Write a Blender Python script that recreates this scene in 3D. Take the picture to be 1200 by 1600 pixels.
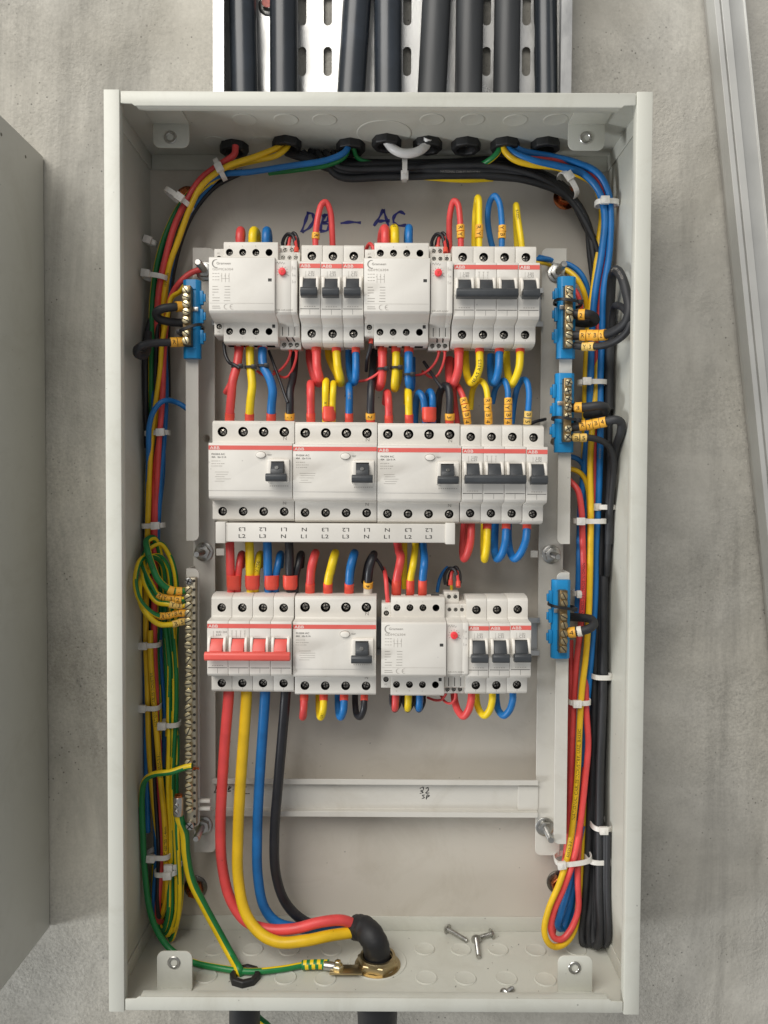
import bpy, bmesh, math, random
from mathutils import Vector, Matrix
random.seed(7)
for o in list(bpy.data.objects): bpy.data.objects.remove(o)
S = bpy.context.scene
COL = S.collection
MM = 0.001
# ---------------------------------------------------------------- camera (all lengths below in mm; x right, y into the wall, z up)
CP = Vector((6.82, -610.08, 56.75)); PITCH, YAW, ROLL, FPX = -0.02998, -0.00102, 0.00493, 1200.0
_f = Vector((math.sin(YAW)*math.cos(PITCH), math.cos(YAW)*math.cos(PITCH), math.sin(PITCH)))
_r = Vector((math.cos(YAW), -math.sin(YAW), 0)); _u = _r.cross(_f)
CR = _r*math.cos(ROLL) + _u*math.sin(ROLL); CU = -_r*math.sin(ROLL) + _u*math.cos(ROLL); CF = _f
cd = bpy.data.cameras.new('camera'); cam = bpy.data.objects.new('camera', cd); COL.objects.link(cam)
cam.matrix_world = Matrix(((CR.x, CU.x, -CF.x, CP.x*MM), (CR.y, CU.y, -CF.y, CP.y*MM), (CR.z, CU.z, -CF.z, CP.z*MM), (0, 0, 0, 1)))
cd.sensor_fit = 'VERTICAL'; cd.sensor_height = 24; cd.lens = FPX/1600*24
cd.clip_start = 0.01; cd.clip_end = 100
S.camera = cam
S.render.resolution_x = 768; S.render.resolution_y = 1024
# ---------------------------------------------------------------- light
w = bpy.data.worlds.new('World'); S.world = w; w.use_nodes = True
bg = w.node_tree.nodes['Background']; bg.inputs[0].default_value = (0.97, 0.98, 1.0, 1); bg.inputs[1].default_value = 0.3
def area(name, loc, target, size, power, col):
    l = bpy.data.lights.new(name, 'AREA'); l.shape = 'RECTANGLE'; l.size, l.size_y = size; l.energy = power; l.color = col
    o = bpy.data.objects.new(name, l); COL.objects.link(o); o.location = loc
    o.rotation_euler = (Vector(target)-Vector(loc)).to_track_quat('-Z', 'Y').to_euler()
    return o
area('overhead_light', (-1.25, -1.95, 1.9), (0, 0, 0.0), (2.4, 1.8), 84, (1.0, 0.962, 0.90))
area('window_light', (-3.0, -1.3, -1.0), (0, 0.1, 0), (0.6, 0.6), 52, (0.95, 0.98, 1.0))
S.view_settings.view_transform = 'Standard'; S.view_settings.look = 'None'; S.view_settings.gamma = 1
S.view_settings.exposure = 0.07
S.render.engine = 'CYCLES'
# ---------------------------------------------------------------- helpers
BW, BH, BD = 430.0, 736.7, 117.0            # the enclosure
def at(px, py, Y):                           # photo pixel + real depth -> point in mm
    d = CF + CR*((px-600)/FPX) + CU*((800-py)/FPX)
    return CP + d*((Y-CP.y)/d.y)
def at_z(px, py, Z):
    d = CF + CR*((px-600)/FPX) + CU*((800-py)/FPX)
    return CP + d*((Z-CP.z)/d.z)
def lin(h):
    h = h.lstrip('#'); o = []
    for i in (0, 2, 4):
        c = int(h[i:i+2], 16)/255; o.append(c/12.92 if c <= .04045 else ((c+.055)/1.055)**2.4)
    return tuple(o)+(1,)
MATS = {}
def mat(name, hexcol, rough=.5, metal=0., var=.06, vscale=60., bump=0., bscale=900., spec=.5, trans=0., detail=4, coat=0, rvar=.08, stretch=None, sss=0):
    m = bpy.data.materials.new(name); m.use_nodes = True; nt = m.node_tree; N = nt.nodes; L = nt.links
    b = N['Principled BSDF']; c = lin(hexcol)
    b.inputs['Roughness'].default_value = rough; b.inputs['Metallic'].default_value = metal
    b.inputs['Specular IOR Level'].default_value = spec
    if coat: b.inputs['Coat Weight'].default_value = coat; b.inputs['Coat Roughness'].default_value = .15
    if trans: b.inputs['Transmission Weight'].default_value = trans
    if sss:
        b.inputs['Subsurface Weight'].default_value = sss; b.inputs['Subsurface Radius'].default_value = (.004, .004, .004); b.inputs['Subsurface Scale'].default_value = .3
    tc = N.new('ShaderNodeTexCoord'); mp = N.new('ShaderNodeMapping'); L.new(tc.outputs['Object'], mp.inputs[0])
    if stretch: mp.inputs['Scale'].default_value = stretch
    n = N.new('ShaderNodeTexNoise'); n.inputs['Scale'].default_value = vscale; n.inputs['Detail'].default_value = detail; L.new(mp.outputs[0], n.inputs[0])
    oi = N.new('ShaderNodeObjectInfo')
    r = N.new('ShaderNodeMapRange'); r.inputs[1].default_value = .3; r.inputs[2].default_value = .7
    r.inputs[3].default_value = 1-var; r.inputs[4].default_value = 1+var; L.new(n.outputs[0], r.inputs[0])
    rr = N.new('ShaderNodeMapRange'); rr.inputs[3].default_value = 1-var*.6; rr.inputs[4].default_value = 1+var*.6; L.new(oi.outputs['Random'], rr.inputs[0])
    mu = N.new('ShaderNodeMath'); mu.operation = 'MULTIPLY'; L.new(r.outputs[0], mu.inputs[0]); L.new(rr.outputs[0], mu.inputs[1])
    h = N.new('ShaderNodeHueSaturation'); h.inputs['Color'].default_value = c; L.new(mu.outputs[0], h.inputs['Value'])
    L.new(h.outputs[0], b.inputs['Base Color'])
    r2 = N.new('ShaderNodeMapRange'); r2.inputs[1].default_value = .3; r2.inputs[2].default_value = .7
    r2.inputs[3].default_value = max(.03, rough-rvar); r2.inputs[4].default_value = min(1, rough+rvar); L.new(n.outputs[0], r2.inputs[0]); L.new(r2.outputs[0], b.inputs['Roughness'])
    if bump:
        n2 = N.new('ShaderNodeTexNoise'); n2.inputs['Scale'].default_value = bscale; n2.inputs['Detail'].default_value = 2; L.new(mp.outputs[0], n2.inputs[0])
        bp = N.new('ShaderNodeBump'); bp.inputs['Strength'].default_value = bump; bp.inputs['Distance'].default_value = .0006
        L.new(n2.outputs[0], bp.inputs['Height']); L.new(bp.outputs[0], b.inputs['Normal'])
    MATS[name] = m; return m
mat('paint', '#cacac0', .42, var=.05, vscale=7, bump=.12, bscale=1400)
mat('back_paint', '#c6c0b5', .45, var=.05, vscale=6, bump=.12, bscale=1400)
mat('frame_paint', '#cdcac2', .45, var=.03, vscale=14, bump=.1, bscale=1400)
mat('device', '#dbd7cf', .48, var=.04, vscale=25, bump=.05, bscale=2500)
mat('device_pure', '#e6e1d8', .42, var=.02, vscale=25)
mat('toggle', '#3c3f42', .42, var=.1, vscale=120, bump=.1, bscale=2500)
mat('red_toggle', '#dd5a50', .42, var=.05, vscale=90)
mat('red_strip', '#da6259', .5, var=.04, vscale=90)
mat('knob', '#ee3f48', .4, var=.05)
mat('wire_red', '#de4d4c', .42, var=.13, vscale=55, bump=.12, bscale=600)
mat('wire_yellow', '#f0cf1c', .42, var=.11, vscale=55, bump=.12, bscale=600)
mat('wire_amber', '#ecc01f', .42, var=.11, vscale=55, bump=.12, bscale=600)
mat('wire_blue', '#1a6fb4', .42, var=.16, vscale=55, bump=.12, bscale=600)
mat('wire_black', '#26262a', .42, var=.2, vscale=70, bump=.08, bscale=600)
mat('wire_green', '#1a7a40', .4, var=.12, vscale=70, bump=.06, bscale=600)
mat('wire_white', '#d9d8d6', .4, var=.04)
mat('cable_black', '#2b2c2f', .55, var=.2, vscale=60, bump=.12, bscale=700)
mat('ferrule', '#e0503f', .42, var=.08, vscale=200, bump=.12, bscale=900)
mat('ferrule_white', '#e5e0d6', .5, var=.03)
mat('marker', '#efb13c', .5, var=.06, vscale=150)
mat('marker_pale', '#e8c36b', .5, var=.06, vscale=150)
mat('ink', '#1b1a1c', .7, var=.1)
mat('ink_grey', '#8f8b85', .7, var=.1)
mat('ink_faint', '#b3aea6', .7, var=.1)
mat('screw_steel', '#b5b0a6', .3, metal=1, var=.25, vscale=300, bump=.2, bscale=1600)
mat('ink_white', '#e8e3dc', .6, var=.03)
mat('ink_violet', '#2a2c80', .5, var=.25, vscale=180)
mat('brass', '#dacda8', .32, metal=1, var=.14, vscale=160, bump=.15, bscale=1300)
mat('brass_gland', '#b3a27e', .38, metal=1, var=.12, vscale=60, bump=.1, bscale=800)
mat('zinc', '#b9b8b4', .34, metal=1, var=.1, vscale=220, bump=.1, bscale=1600)
mat('bar_metal', '#b5ac98', .36, metal=.95, var=.16, vscale=160, bump=.15, bscale=1300)
mat('steel_dark', '#77746e', .35, metal=1, var=.25, vscale=400, bump=.2, bscale=1600)
mat('copper', '#b4683f', .28, metal=1, var=.2, vscale=140, bump=.2, bscale=900)
mat('galvanised', '#cfcfcd', .38, metal=.85, var=.12, vscale=26, bump=.12, bscale=500, detail=6, rvar=.14)
mat('galvanised_dull', '#c6c6c2', .6, metal=.35, var=.08, vscale=18, bump=.1, bscale=500, detail=6)
mat('nylon', '#dfdcd6', .4, var=.05, vscale=120, sss=.15)
mat('tie_black', '#1d1d1f', .42, var=.15)
mat('blue_plastic', '#1587c4', .42, var=.06, vscale=60)
mat('conduit', '#2a2f35', .3, var=.22, vscale=30, bump=.06, bscale=400, stretch=(1, 1, .12), detail=6)
mat('black_plastic', '#232324', .5, var=.2, vscale=90)
mat('tape', '#202022', .55, var=.2, vscale=60, bump=.5, bscale=160)
mat('hole', '#2a2725', .8, var=.1)
mat('window_dark', '#4a4a48', .3, var=.1)
mat('cabinet_paint', '#bdbcb5', .45, var=.04, vscale=5, bump=.1, bscale=1200)

def grime(name, amount, specks):              # handling marks, dust and stray dark specks on painted or moulded surfaces
    m = MATS[name]; nt = m.node_tree; N = nt.nodes; L = nt.links; b = N['Principled BSDF']; src = b.inputs['Base Color'].links[0].from_socket
    tc = N.new('ShaderNodeTexCoord'); n = N.new('ShaderNodeTexNoise'); n.inputs['Scale'].default_value = 16; n.inputs['Detail'].default_value = 9; n.inputs['Roughness'].default_value = .72; n.inputs['Distortion'].default_value = .8
    oi = N.new('ShaderNodeObjectInfo'); ad = N.new('ShaderNodeVectorMath'); ad.operation = 'ADD'; L.new(tc.outputs['Object'], ad.inputs[0]); L.new(oi.outputs['Random'], ad.inputs[1]); L.new(ad.outputs[0], n.inputs[0])
    r = N.new('ShaderNodeValToRGB'); r.color_ramp.elements[0].position = .5; r.color_ramp.elements[0].color = (1, 1, 1, 1); r.color_ramp.elements[1].position = .78; r.color_ramp.elements[1].color = (1-amount, 1-amount*1.1, 1-amount*1.3, 1); L.new(n.outputs[0], r.inputs[0])
    v = N.new('ShaderNodeTexVoronoi'); v.inputs['Scale'].default_value = 75; L.new(ad.outputs[0], v.inputs['Vector'])
    r2 = N.new('ShaderNodeValToRGB'); r2.color_ramp.elements[0].position = .03; r2.color_ramp.elements[0].color = (1-specks,)*3+(1,); r2.color_ramp.elements[1].position = .07; r2.color_ramp.elements[1].color = (1, 1, 1, 1); L.new(v.outputs['Distance'], r2.inputs[0])
    n3 = N.new('ShaderNodeTexNoise'); n3.inputs['Scale'].default_value = 9; L.new(ad.outputs[0], n3.inputs[0])
    r3 = N.new('ShaderNodeValToRGB'); r3.color_ramp.elements[0].position = .52; r3.color_ramp.elements[1].position = .58; L.new(n3.outputs[0], r3.inputs[0])
    def mix(f, a, c, t):
        x = N.new('ShaderNodeMix'); x.data_type = 'RGBA'; x.blend_type = t
        if isinstance(f, float): x.inputs[0].default_value = f
        else: L.new(f, x.inputs[0])
        L.new(a, x.inputs[6]); L.new(c, x.inputs[7]); return x.outputs[2]
    o = mix(1., src, r.outputs[0], 'MULTIPLY'); o = mix(r3.outputs[0], o, mix(1., o, r2.outputs[0], 'MULTIPLY'), 'MIX'); L.new(o, b.inputs['Base Color'])
for nm, a_, s_ in (('paint', .14, .5), ('back_paint', .16, .5), ('frame_paint', .14, .45), ('device', .08, .25), ('cabinet_paint', .12, .4), ('wire_red', .25, .3), ('wire_yellow', .25, .4), ('wire_amber', .25, .4), ('wire_blue', .25, 0.), ('conduit', -.5, -.8)): grime(nm, a_, s_)
class MB:
    def __init__(s): s.v = []; s.f = []; s.mi = []
    def add(s, vs, fs, m=0):
        o = len(s.v); s.v += [tuple(v) for v in vs]; s.f += [tuple(i+o for i in f) for f in fs]; s.mi += [m]*len(fs); return s
    def box(s, x0, x1, y0, y1, z0, z1, m=0):
        return s.add([(x0,y0,z0),(x1,y0,z0),(x1,y1,z0),(x0,y1,z0),(x0,y0,z1),(x1,y0,z1),(x1,y1,z1),(x0,y1,z1)],
                     [(0,3,2,1),(4,5,6,7),(0,1,5,4),(1,2,6,5),(2,3,7,6),(3,0,4,7)], m)
    def prism_x(s, prof, x0, x1, m=0):       # prof: (y,z)
        n = len(prof)
        return s.add([(x0,y,z) for y, z in prof]+[(x1,y,z) for y, z in prof],
                     [tuple(range(n)), tuple(range(2*n-1, n-1, -1))]+[(i, i+n, (i+1) % n+n, (i+1) % n) for i in range(n)], m)
    def prism_y(s, prof, y0, y1, m=0):       # prof: (x,z)
        n = len(prof)
        return s.add([(x,y0,z) for x, z in prof]+[(x,y1,z) for x, z in prof],
                     [tuple(range(n)), tuple(range(2*n-1, n-1, -1))]+[(i, i+n, (i+1) % n+n, (i+1) % n) for i in range(n)], m)
    def prism_z(s, prof, z0, z1, m=0):       # prof: (x,y)
        n = len(prof)
        return s.add([(x,y,z0) for x, y in prof]+[(x,y,z1) for x, y in prof],
                     [tuple(range(n)), tuple(range(2*n-1, n-1, -1))]+[(i, i+n, (i+1) % n+n, (i+1) % n) for i in range(n)], m)
    def lathe(s, c, ax, prof, n=20, m=0, caps=True):   # prof: (r, t) along axis ax from c
        ax = Vector(ax).normalized(); c = Vector(c)
        a = ax.orthogonal().normalized(); b = ax.cross(a)
        vs = []
        for r, t in prof:
            for k in range(n):
                q = 2*math.pi*k/n; vs.append(c+ax*t+(a*math.cos(q)+b*math.sin(q))*r)
        fs = []
        for i in range(len(prof)-1):
            for k in range(n):
                fs.append((i*n+k, i*n+(k+1) % n, (i+1)*n+(k+1) % n, (i+1)*n+k))
        if caps:
            fs.append(tuple(range(n-1, -1, -1))); fs.append(tuple((len(prof)-1)*n+k for k in range(n)))
        return s.add(vs, fs, m)
    def cyl(s, c, ax, r, h, n=20, m=0): return s.lathe(c, ax, [(r, 0), (r, h)], n, m)
    def mesh(s, name, mats, smooth=False, bevel=0, seg=2, org=(0,0,0), fix=True, angle=40):
        me = bpy.data.meshes.new(name)
        me.from_pydata([((v[0]-org[0])*MM, (v[1]-org[1])*MM, (v[2]-org[2])*MM) for v in s.v], [], s.f)
        for mm in (mats if isinstance(mats, (list, tuple)) else [mats]): me.materials.append(MATS[mm])
        me.polygons.foreach_set('material_index', s.mi)
        bm = bmesh.new(); bm.from_mesh(me)
        if fix: bmesh.ops.recalc_face_normals(bm, faces=bm.faces)
        if bevel:
            es = [e for e in bm.edges if len(e.link_faces) == 2 and e.calc_face_angle(0) > .35]
            bmesh.ops.bevel(bm, geom=es, offset=bevel*MM, segments=seg, affect='EDGES', profile=.5, clamp_overlap=True)
            smooth = True
        bm.to_mesh(me); bm.free()
        if smooth:
            me.shade_smooth()
            try: me.set_sharp_from_angle(angle=math.radians(angle))
            except Exception: pass
        return me
def link(name, me, parent=None, loc=(0,0,0), label=None, cat=None, group=None, kind=None, rot=None):
    o = bpy.data.objects.new(name, me); COL.objects.link(o); o.location = Vector(loc)*MM
    if parent: o.parent = parent
    if rot: o.rotation_euler = rot
    if label: o['label'] = label
    if cat: o['category'] = cat
    if group: o['group'] = group
    if kind: o['kind'] = kind
    return o
def thing(name, loc, label, cat, group=None): return link(name, None, None, loc, label, cat, group)
def copy_tree(o, parent=None):
    c = o.copy(); COL.objects.link(c); c.parent = parent
    for ch in list(o.children): copy_tree(ch, c)
    return c
def evaluated(me, mods):                     # apply modifiers to a mesh once, give the new mesh
    o = bpy.data.objects.new('tmp', me); COL.objects.link(o); mods(o)
    dg = bpy.context.evaluated_depsgraph_get(); r = bpy.data.meshes.new_from_object(o.evaluated_get(dg)); r.name = me.name
    bpy.data.objects.remove(o); return r
def cut(me, cutter):                         # boolean difference with a cutter MB
    cm = cutter.mesh('cutter', 'hole'); co = bpy.data.objects.new('cutter', cm); COL.objects.link(co)
    def f(o):
        m = o.modifiers.new('b', 'BOOLEAN'); m.operation = 'DIFFERENCE'; m.object = co; m.solver = 'EXACT'; m.use_self = True
    r = evaluated(me, f); bpy.data.objects.remove(co)
    r.shade_smooth(); r.set_sharp_from_angle(angle=math.radians(35)); return r
_tx = {}
def text_flat(s, align='LEFT'):
    k = (s, align)
    if k not in _tx:
        c = bpy.data.curves.new('t', 'FONT'); c.body = s; c.size = 1; c.resolution_u = 2; c.align_x = align
        o = bpy.data.objects.new('t', c); COL.objects.link(o)
        dg = bpy.context.evaluated_depsgraph_get(); m = o.evaluated_get(dg).to_mesh()
        _tx[k] = ([tuple(v.co) for v in m.vertices], [tuple(p.vertices) for p in m.polygons])
        bpy.data.objects.remove(o)
    return _tx[k]
def put_text(b, s, x, z, y, h, align='LEFT', sx=1., rot=0, m=0):   # text facing the camera on plane y; h = letter height
    vs, fs = text_flat(s, align); k = h/.69; c, sn = math.cos(rot), math.sin(rot)
    out = []
    for vx, vy, _ in vs:
        u, v = vx*k*sx, vy*k; out.append((x+u*c-v*sn, y, z+u*sn+v*c))
    return b.add(out, fs, m)
def catmull(P, sub=6):
    P = [Vector(p) for p in P]; 
    if len(P) == 2: return [P[0].lerp(P[1], i/sub) for i in range(sub+1)]
    Q = [P[0]*2-P[1]]+P+[P[-1]*2-P[-2]]; out = []
    for i in range(1, len(Q)-2):
        p0, p1, p2, p3 = Q[i-1:i+3]
        # centripetal
        t0 = 0; t1 = t0+max(1e-4, (p1-p0).length)**.5; t2 = t1+max(1e-4, (p2-p1).length)**.5; t3 = t2+max(1e-4, (p3-p2).length)**.5
        for k in range(sub):
            t = t1+(t2-t1)*k/sub
            A1 = p0*((t1-t)/(t1-t0))+p1*((t-t0)/(t1-t0)); A2 = p1*((t2-t)/(t2-t1))+p2*((t-t1)/(t2-t1)); A3 = p2*((t3-t)/(t3-t2))+p3*((t-t2)/(t3-t2))
            B1 = A1*((t2-t)/(t2-t0))+A2*((t-t0)/(t2-t0)); B2 = A2*((t3-t)/(t3-t1))+A3*((t-t1)/(t3-t1))
            out.append(B1*((t2-t)/(t2-t1))+B2*((t-t1)/(t2-t1)))
    out.append(P[-1]); return out
def frames(C):
    T = [(C[min(i+1, len(C)-1)]-C[max(i-1, 0)]).normalized() for i in range(len(C))]
    n = CP-C[0]; n = n-T[0]*n.dot(T[0])
    if n.length < 1: n = T[0].orthogonal()
    n.normalize(); F = []
    for t in T:
        n = (n-t*n.dot(t)); n.normalize(); F.append((t, n, t.cross(n)))
    return F
def sweep(b, C, r, n=12, m=0, stripe=None, caps=True):
    F = frames(C); vs = []; fs = []; mi = []
    for i, (p, (t, a, c)) in enumerate(zip(C, F)):
        rr = r(i/(len(C)-1)) if callable(r) else r
        for k in range(n):
            q = 2*math.pi*k/n; vs.append(p+(a*math.cos(q)+c*math.sin(q))*rr)
    o = len(b.v); b.v += [tuple(v) for v in vs]
    L = 0
    for i in range(len(C)-1):
        L += (C[i+1]-C[i]).length
        for k in range(n):
            b.f.append((o+i*n+k, o+i*n+(k+1) % n, o+(i+1)*n+(k+1) % n, o+(i+1)*n+k))
            mm = m
            if stripe:
                ph, tw, wd = stripe; a = (k+.5)/n-ph-L*tw
                if (a % 1.0) < wd: mm = m+1
            b.mi.append(mm)
    if caps:
        b.f.append(tuple(o+k for k in range(n-1, -1, -1))); b.mi.append(m)
        b.f.append(tuple(o+(len(C)-1)*n+k for k in range(n))); b.mi.append(m)
    return b
def rounded_rect(x0, x1, z0, z1, r, n=5, corners='tltrbrbl'):
    P = []
    for cx, cz, a0, nm in ((x1-r, z1-r, 0, 'tr'), (x0+r, z1-r, 90, 'tl'), (x0+r, z0+r, 180, 'bl'), (x1-r, z0+r, 270, 'br')):
        if nm in [corners[i:i+2] for i in range(0, len(corners), 2)]:
            for k in range(n+1):
                a = math.radians(a0+90*k/n); P.append((cx+r*math.cos(a), cz+r*math.sin(a)))
        else: P.append((cx+(r if 'r' in nm else -r), cz+(r if 't' in nm else -r)))
    return P
# ================================================================ setting: the concrete wall
def concrete():
    m = bpy.data.materials.new('concrete'); m.use_nodes = True; nt = m.node_tree; N = nt.nodes; L = nt.links; b = N['Principled BSDF']
    tc = N.new('ShaderNodeTexCoord')
    def noise(sc, det, rough=.6, stretch=None, dist=0):
        mp = N.new('ShaderNodeMapping'); L.new(tc.outputs['Object'], mp.inputs[0])
        if stretch: mp.inputs['Scale'].default_value = stretch
        n = N.new('ShaderNodeTexNoise'); n.inputs['Scale'].default_value = sc; n.inputs['Detail'].default_value = det; n.inputs['Roughness'].default_value = rough; n.inputs['Distortion'].default_value = dist
        L.new(mp.outputs[0], n.inputs[0]); return n.outputs[0]
    def ramp(src, a, ca, c, cc):
        r = N.new('ShaderNodeValToRGB'); r.color_ramp.elements[0].position = a; r.color_ramp.elements[0].color = ca; r.color_ramp.elements[1].position = c; r.color_ramp.elements[1].color = cc
        L.new(src, r.inputs[0]); return r.outputs[0]
    def mix(f, a, c, t='MIX'):
        x = N.new('ShaderNodeMix'); x.data_type = 'RGBA'; x.blend_type = t
        if isinstance(f, float): x.inputs[0].default_value = f
        else: L.new(f, x.inputs[0])
        L.new(a, x.inputs[6]); L.new(c, x.inputs[7]); return x.outputs[2]
    g = lambda v: (v, v, v, 1)
    big = noise(6.5, 10, .7, (1, 1, .7), .5)
    base = ramp(big, .34, lin('#949289'), .66, lin('#cdcac0'))
    warm = ramp(noise(3.1, 4), .35, lin('#c2bfb9'), .65, lin('#d6cfc0'))
    c = mix(.38, base, warm)
    streak = ramp(noise(11, 8, .72, (1, 1, .14), .7), .5, g(1), .74, g(.62))
    c = mix(1., c, streak, 'MULTIPLY')
    grain = ramp(noise(420, 3, .7), .25, g(.72), .62, g(1.06)); gm = ramp(noise(4.2, 5, .6, None, .5), .4, g(.15), .62, g(.95)); cg = mix(1., c, grain, 'MULTIPLY'); c = mix(gm, c, cg)
    tro = ramp(noise(7, 6, .65, (.5, 1, 2.4), 1.6), .47, g(1), .52, g(.86)); c = mix(.22, c, tro, 'MULTIPLY')
    patch = ramp(noise(9, 5, .6), .42, g(0), .6, g(1))
    v = N.new('ShaderNodeTexVoronoi'); v.inputs['Scale'].default_value = 190; L.new(tc.outputs['Object'], v.inputs['Vector'])
    pit = ramp(v.outputs['Distance'], .08, g(.36), .2, g(1)); sel = ramp(noise(16, 6, .7), .5, g(0), .62, g(1))
    c2 = mix(1., c, pit, 'MULTIPLY'); c = mix(sel, c, c2)
    v3 = N.new('ShaderNodeTexVoronoi'); v3.inputs['Scale'].default_value = 17; v3.inputs['Randomness'].default_value = 1
    mp = N.new('ShaderNodeMapping'); mp.inputs['Rotation'].default_value = (0, .6, 0); mp.inputs['Scale'].default_value = (1, 1, .5); L.new(tc.outputs['Object'], mp.inputs[0]); L.new(mp.outputs[0], v3.inputs['Vector'])
    spot = ramp(v3.outputs['Distance'], .04, g(.62), .12, g(1)); sel3 = ramp(noise(11, 2), .54, g(0), .6, g(1))
    c3 = mix(1., c, spot, 'MULTIPLY'); c = mix(sel3, c, c3)
    L.new(c, b.inputs['Base Color']); b.inputs['Roughness'].default_value = .88; b.inputs['Specular IOR Level'].default_value = .25
    n1 = noise(300, 4, .7); n2 = noise(28, 4, .6)
    mu = N.new('ShaderNodeMath'); mu.operation = 'MULTIPLY'; L.new(n1, mu.inputs[0]); L.new(patch, mu.inputs[1])
    ad = N.new('ShaderNodeMath'); ad.operation = 'MULTIPLY_ADD'; L.new(n2, ad.inputs[0]); ad.inputs[1].default_value = .45; L.new(mu.outputs[0], ad.inputs[2])
    bp = N.new('ShaderNodeBump'); bp.inputs['Strength'].default_value = .7; bp.inputs['Distance'].default_value = .0026; L.new(ad.outputs[0], bp.inputs['Height']); L.new(bp.outputs[0], b.inputs['Normal'])
    MATS['concrete'] = m
concrete()
WALL = 117.6
b = MB(); b.add([(-2500, WALL, -2500), (2500, WALL, -2500), (2500, WALL, 2500), (-2500, WALL, 2500)], [(0, 1, 2, 3)])
link('wall', b.mesh('wall', 'concrete', fix=False), kind='structure')

# ================================================================ enclosure
X0, X1, Z0, Z1 = -BW/2, BW/2, -BH/2, BH/2; T = 1.5
enc = thing('enclosure', (0, BD, Z0), 'open light grey sheet metal distribution board enclosure fixed to the concrete wall', 'enclosure')
EO = (0, BD, Z0)
def epart(name, b, m='paint', parent=None, bevel=0, smooth=False, **k):
    o = link(name, b.mesh(name, m, bevel=bevel, smooth=smooth, org=EO), parent or enc)
    for kk, vv in k.items(): o[kk] = vv
    return o
back = epart('back_panel', MB().box(X0+T, X1-T, BD-1.5, BD, Z0+T, Z1-T), 'back_paint')
top_p = epart('top_panel', MB().box(X0+T, X1-T, 3, BD, Z1-T, Z1))
bot_p = epart('bottom_panel', MB().box(X0+T, X1-T, 3, BD, Z0, Z0+T))
epart('side_panel', MB().box(X0, X0+T, 3, BD, Z0, Z1)); epart('side_panel', MB().box(X1-T, X1, 3, BD, Z0, Z1))
for s in (-1, 1):                                      # front rims, folded back inside
    a, c = (X0, X0+12.6) if s < 0 else (X1-12.6, X1)
    b = MB(); i0, i1 = (c-1.4, c) if s < 0 else (a, a+1.4)
    prof = [(a, 0), (c, 0), (c, 9), (c-1.4, 9), (c-1.4, 1.6), (a+1.4, 1.6), (a+1.4, 9), (a, 9)]
    epart('front_rim', b.prism_z(prof, Z0, Z1), bevel=.9)
    z0, z1 = (Z0+1.2, Z0+12.4) if s < 0 else (Z1-12.4, Z1-1.0)
    xa, xb = X0+13.2, X1-13.2; b = MB()
    sh = [(xa, z0+.8), (xa+.8, z0), (xb-.8, z0), (xb, z0+.8), (xb, z1-2.0), (xb-9, z1-1.6), (xb-11, z1), (xa+11, z1), (xa+9, z1-1.6), (xa, z1-2.0)]
    if s > 0: sh = [(x, z0+z1-z) for x, z in sh]
    b.prism_y(sh, .4, 2.2); zz = (z1-1.4, z1) if s < 0 else (z0, z0+1.4)
    b.box(xa+12, xb-12, 1.9, 9, zz[0], zz[1])
    epart('front_rim', b, bevel=.5)
for s, pan in ((-1, bot_p), (1, top_p)):               # upstanding welding lips
    zz = sorted((Z0+T if s < 0 else Z1-T, Z0+T+14 if s < 0 else Z1-T-14))
    epart('lip', MB().box(X0+T+1.6, X1-T-1.6, BD-3, BD-1.7, zz[0], zz[1]), parent=pan, bevel=.4)
    for a in (X0+T+.1, X1-T-1.4): epart('lip', MB().box(a, a+1.3, 12, BD-3.1, zz[0], zz[1]), parent=pan, bevel=.4)
# corner tabs
for (px0, px1, pb, pe, s) in ((240, 296, 192, 232, 1), (887, 944, 193, 236, 1), (246, 301, 1545, 1485, -1), (871, 925, 1550, 1492, -1)):
    zp = Z1-T if s > 0 else Z0+T; c = at_z((px0+px1)/2, pb, zp); Y = c.y
    xa, xb = at(px0, (pb+pe)/2, Y).x, at(px1, (pb+pe)/2, Y).x; ze = at((px0+px1)/2, pe, Y).z
    b = MB()
    lo, hi = sorted((zp, ze))
    sh = rounded_rect(xa, xb, lo, hi, 6, corners='blbr' if s > 0 else 'tltr')
    if s > 0: sh = [(x, z if z < hi-6.01 else hi) for x, z in sh]
    else: sh = [(x, z if z > lo+6.01 else lo) for x, z in sh]
    sh = [p for i, p in enumerate(sh)]
    xs = [p[0] for p in sh]
    sh = [(max(xa, min(xb, x)), z) for x, z in sh]
    # square the bent end
    sh = [((xa if abs(x-xa-6) < .01 or x < (xa+xb)/2 else xb) if abs(z-zp) < .01 else x, z) for x, z in sh]
    b.prism_y(sh, Y-1.5, Y)
    b.box(xa, xb, 10, Y-1.5, *sorted((zp-s*.1, zp-s*1.6)))
    tab = epart('corner_tab', b, bevel=.3)
    q = at((px0+px1)/2-1, {192: 216, 193: 217, 1545: 1502, 1550: 1510}[pb], Y)
    r = MB().lathe((q.x, Y-1.2, q.z), (0, -1, 0), [(3.2, -2), (3.2, 0), (5.4, 0), (5.4, .9), (4.9, 1.4), (3.4, 1.4), (3.0, 1.0), (3.0, -4)], 24, caps=False)
    epart('rivet_nut', r, 'zinc', parent=tab, smooth=True)
    epart('nut_hole', MB().cyl((q.x, Y-1.4, q.z), (0, 1, 0), 3.05, 8, 18), 'steel_dark', parent=tab)
def knockout(px, py, zp, r, parent, s, q=1.):
    c = at_z(px, py, zp)
    b = MB().lathe((c.x, c.y, zp-s*.0), (0, 0, -s), [(r, -.3), (r, .5*q), (r-.6, .95*q), (r-1.6, .7*q), (r-2.2, .55*q)], 30)
    epart('knockout', b, parent=parent, smooth=True)
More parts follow.
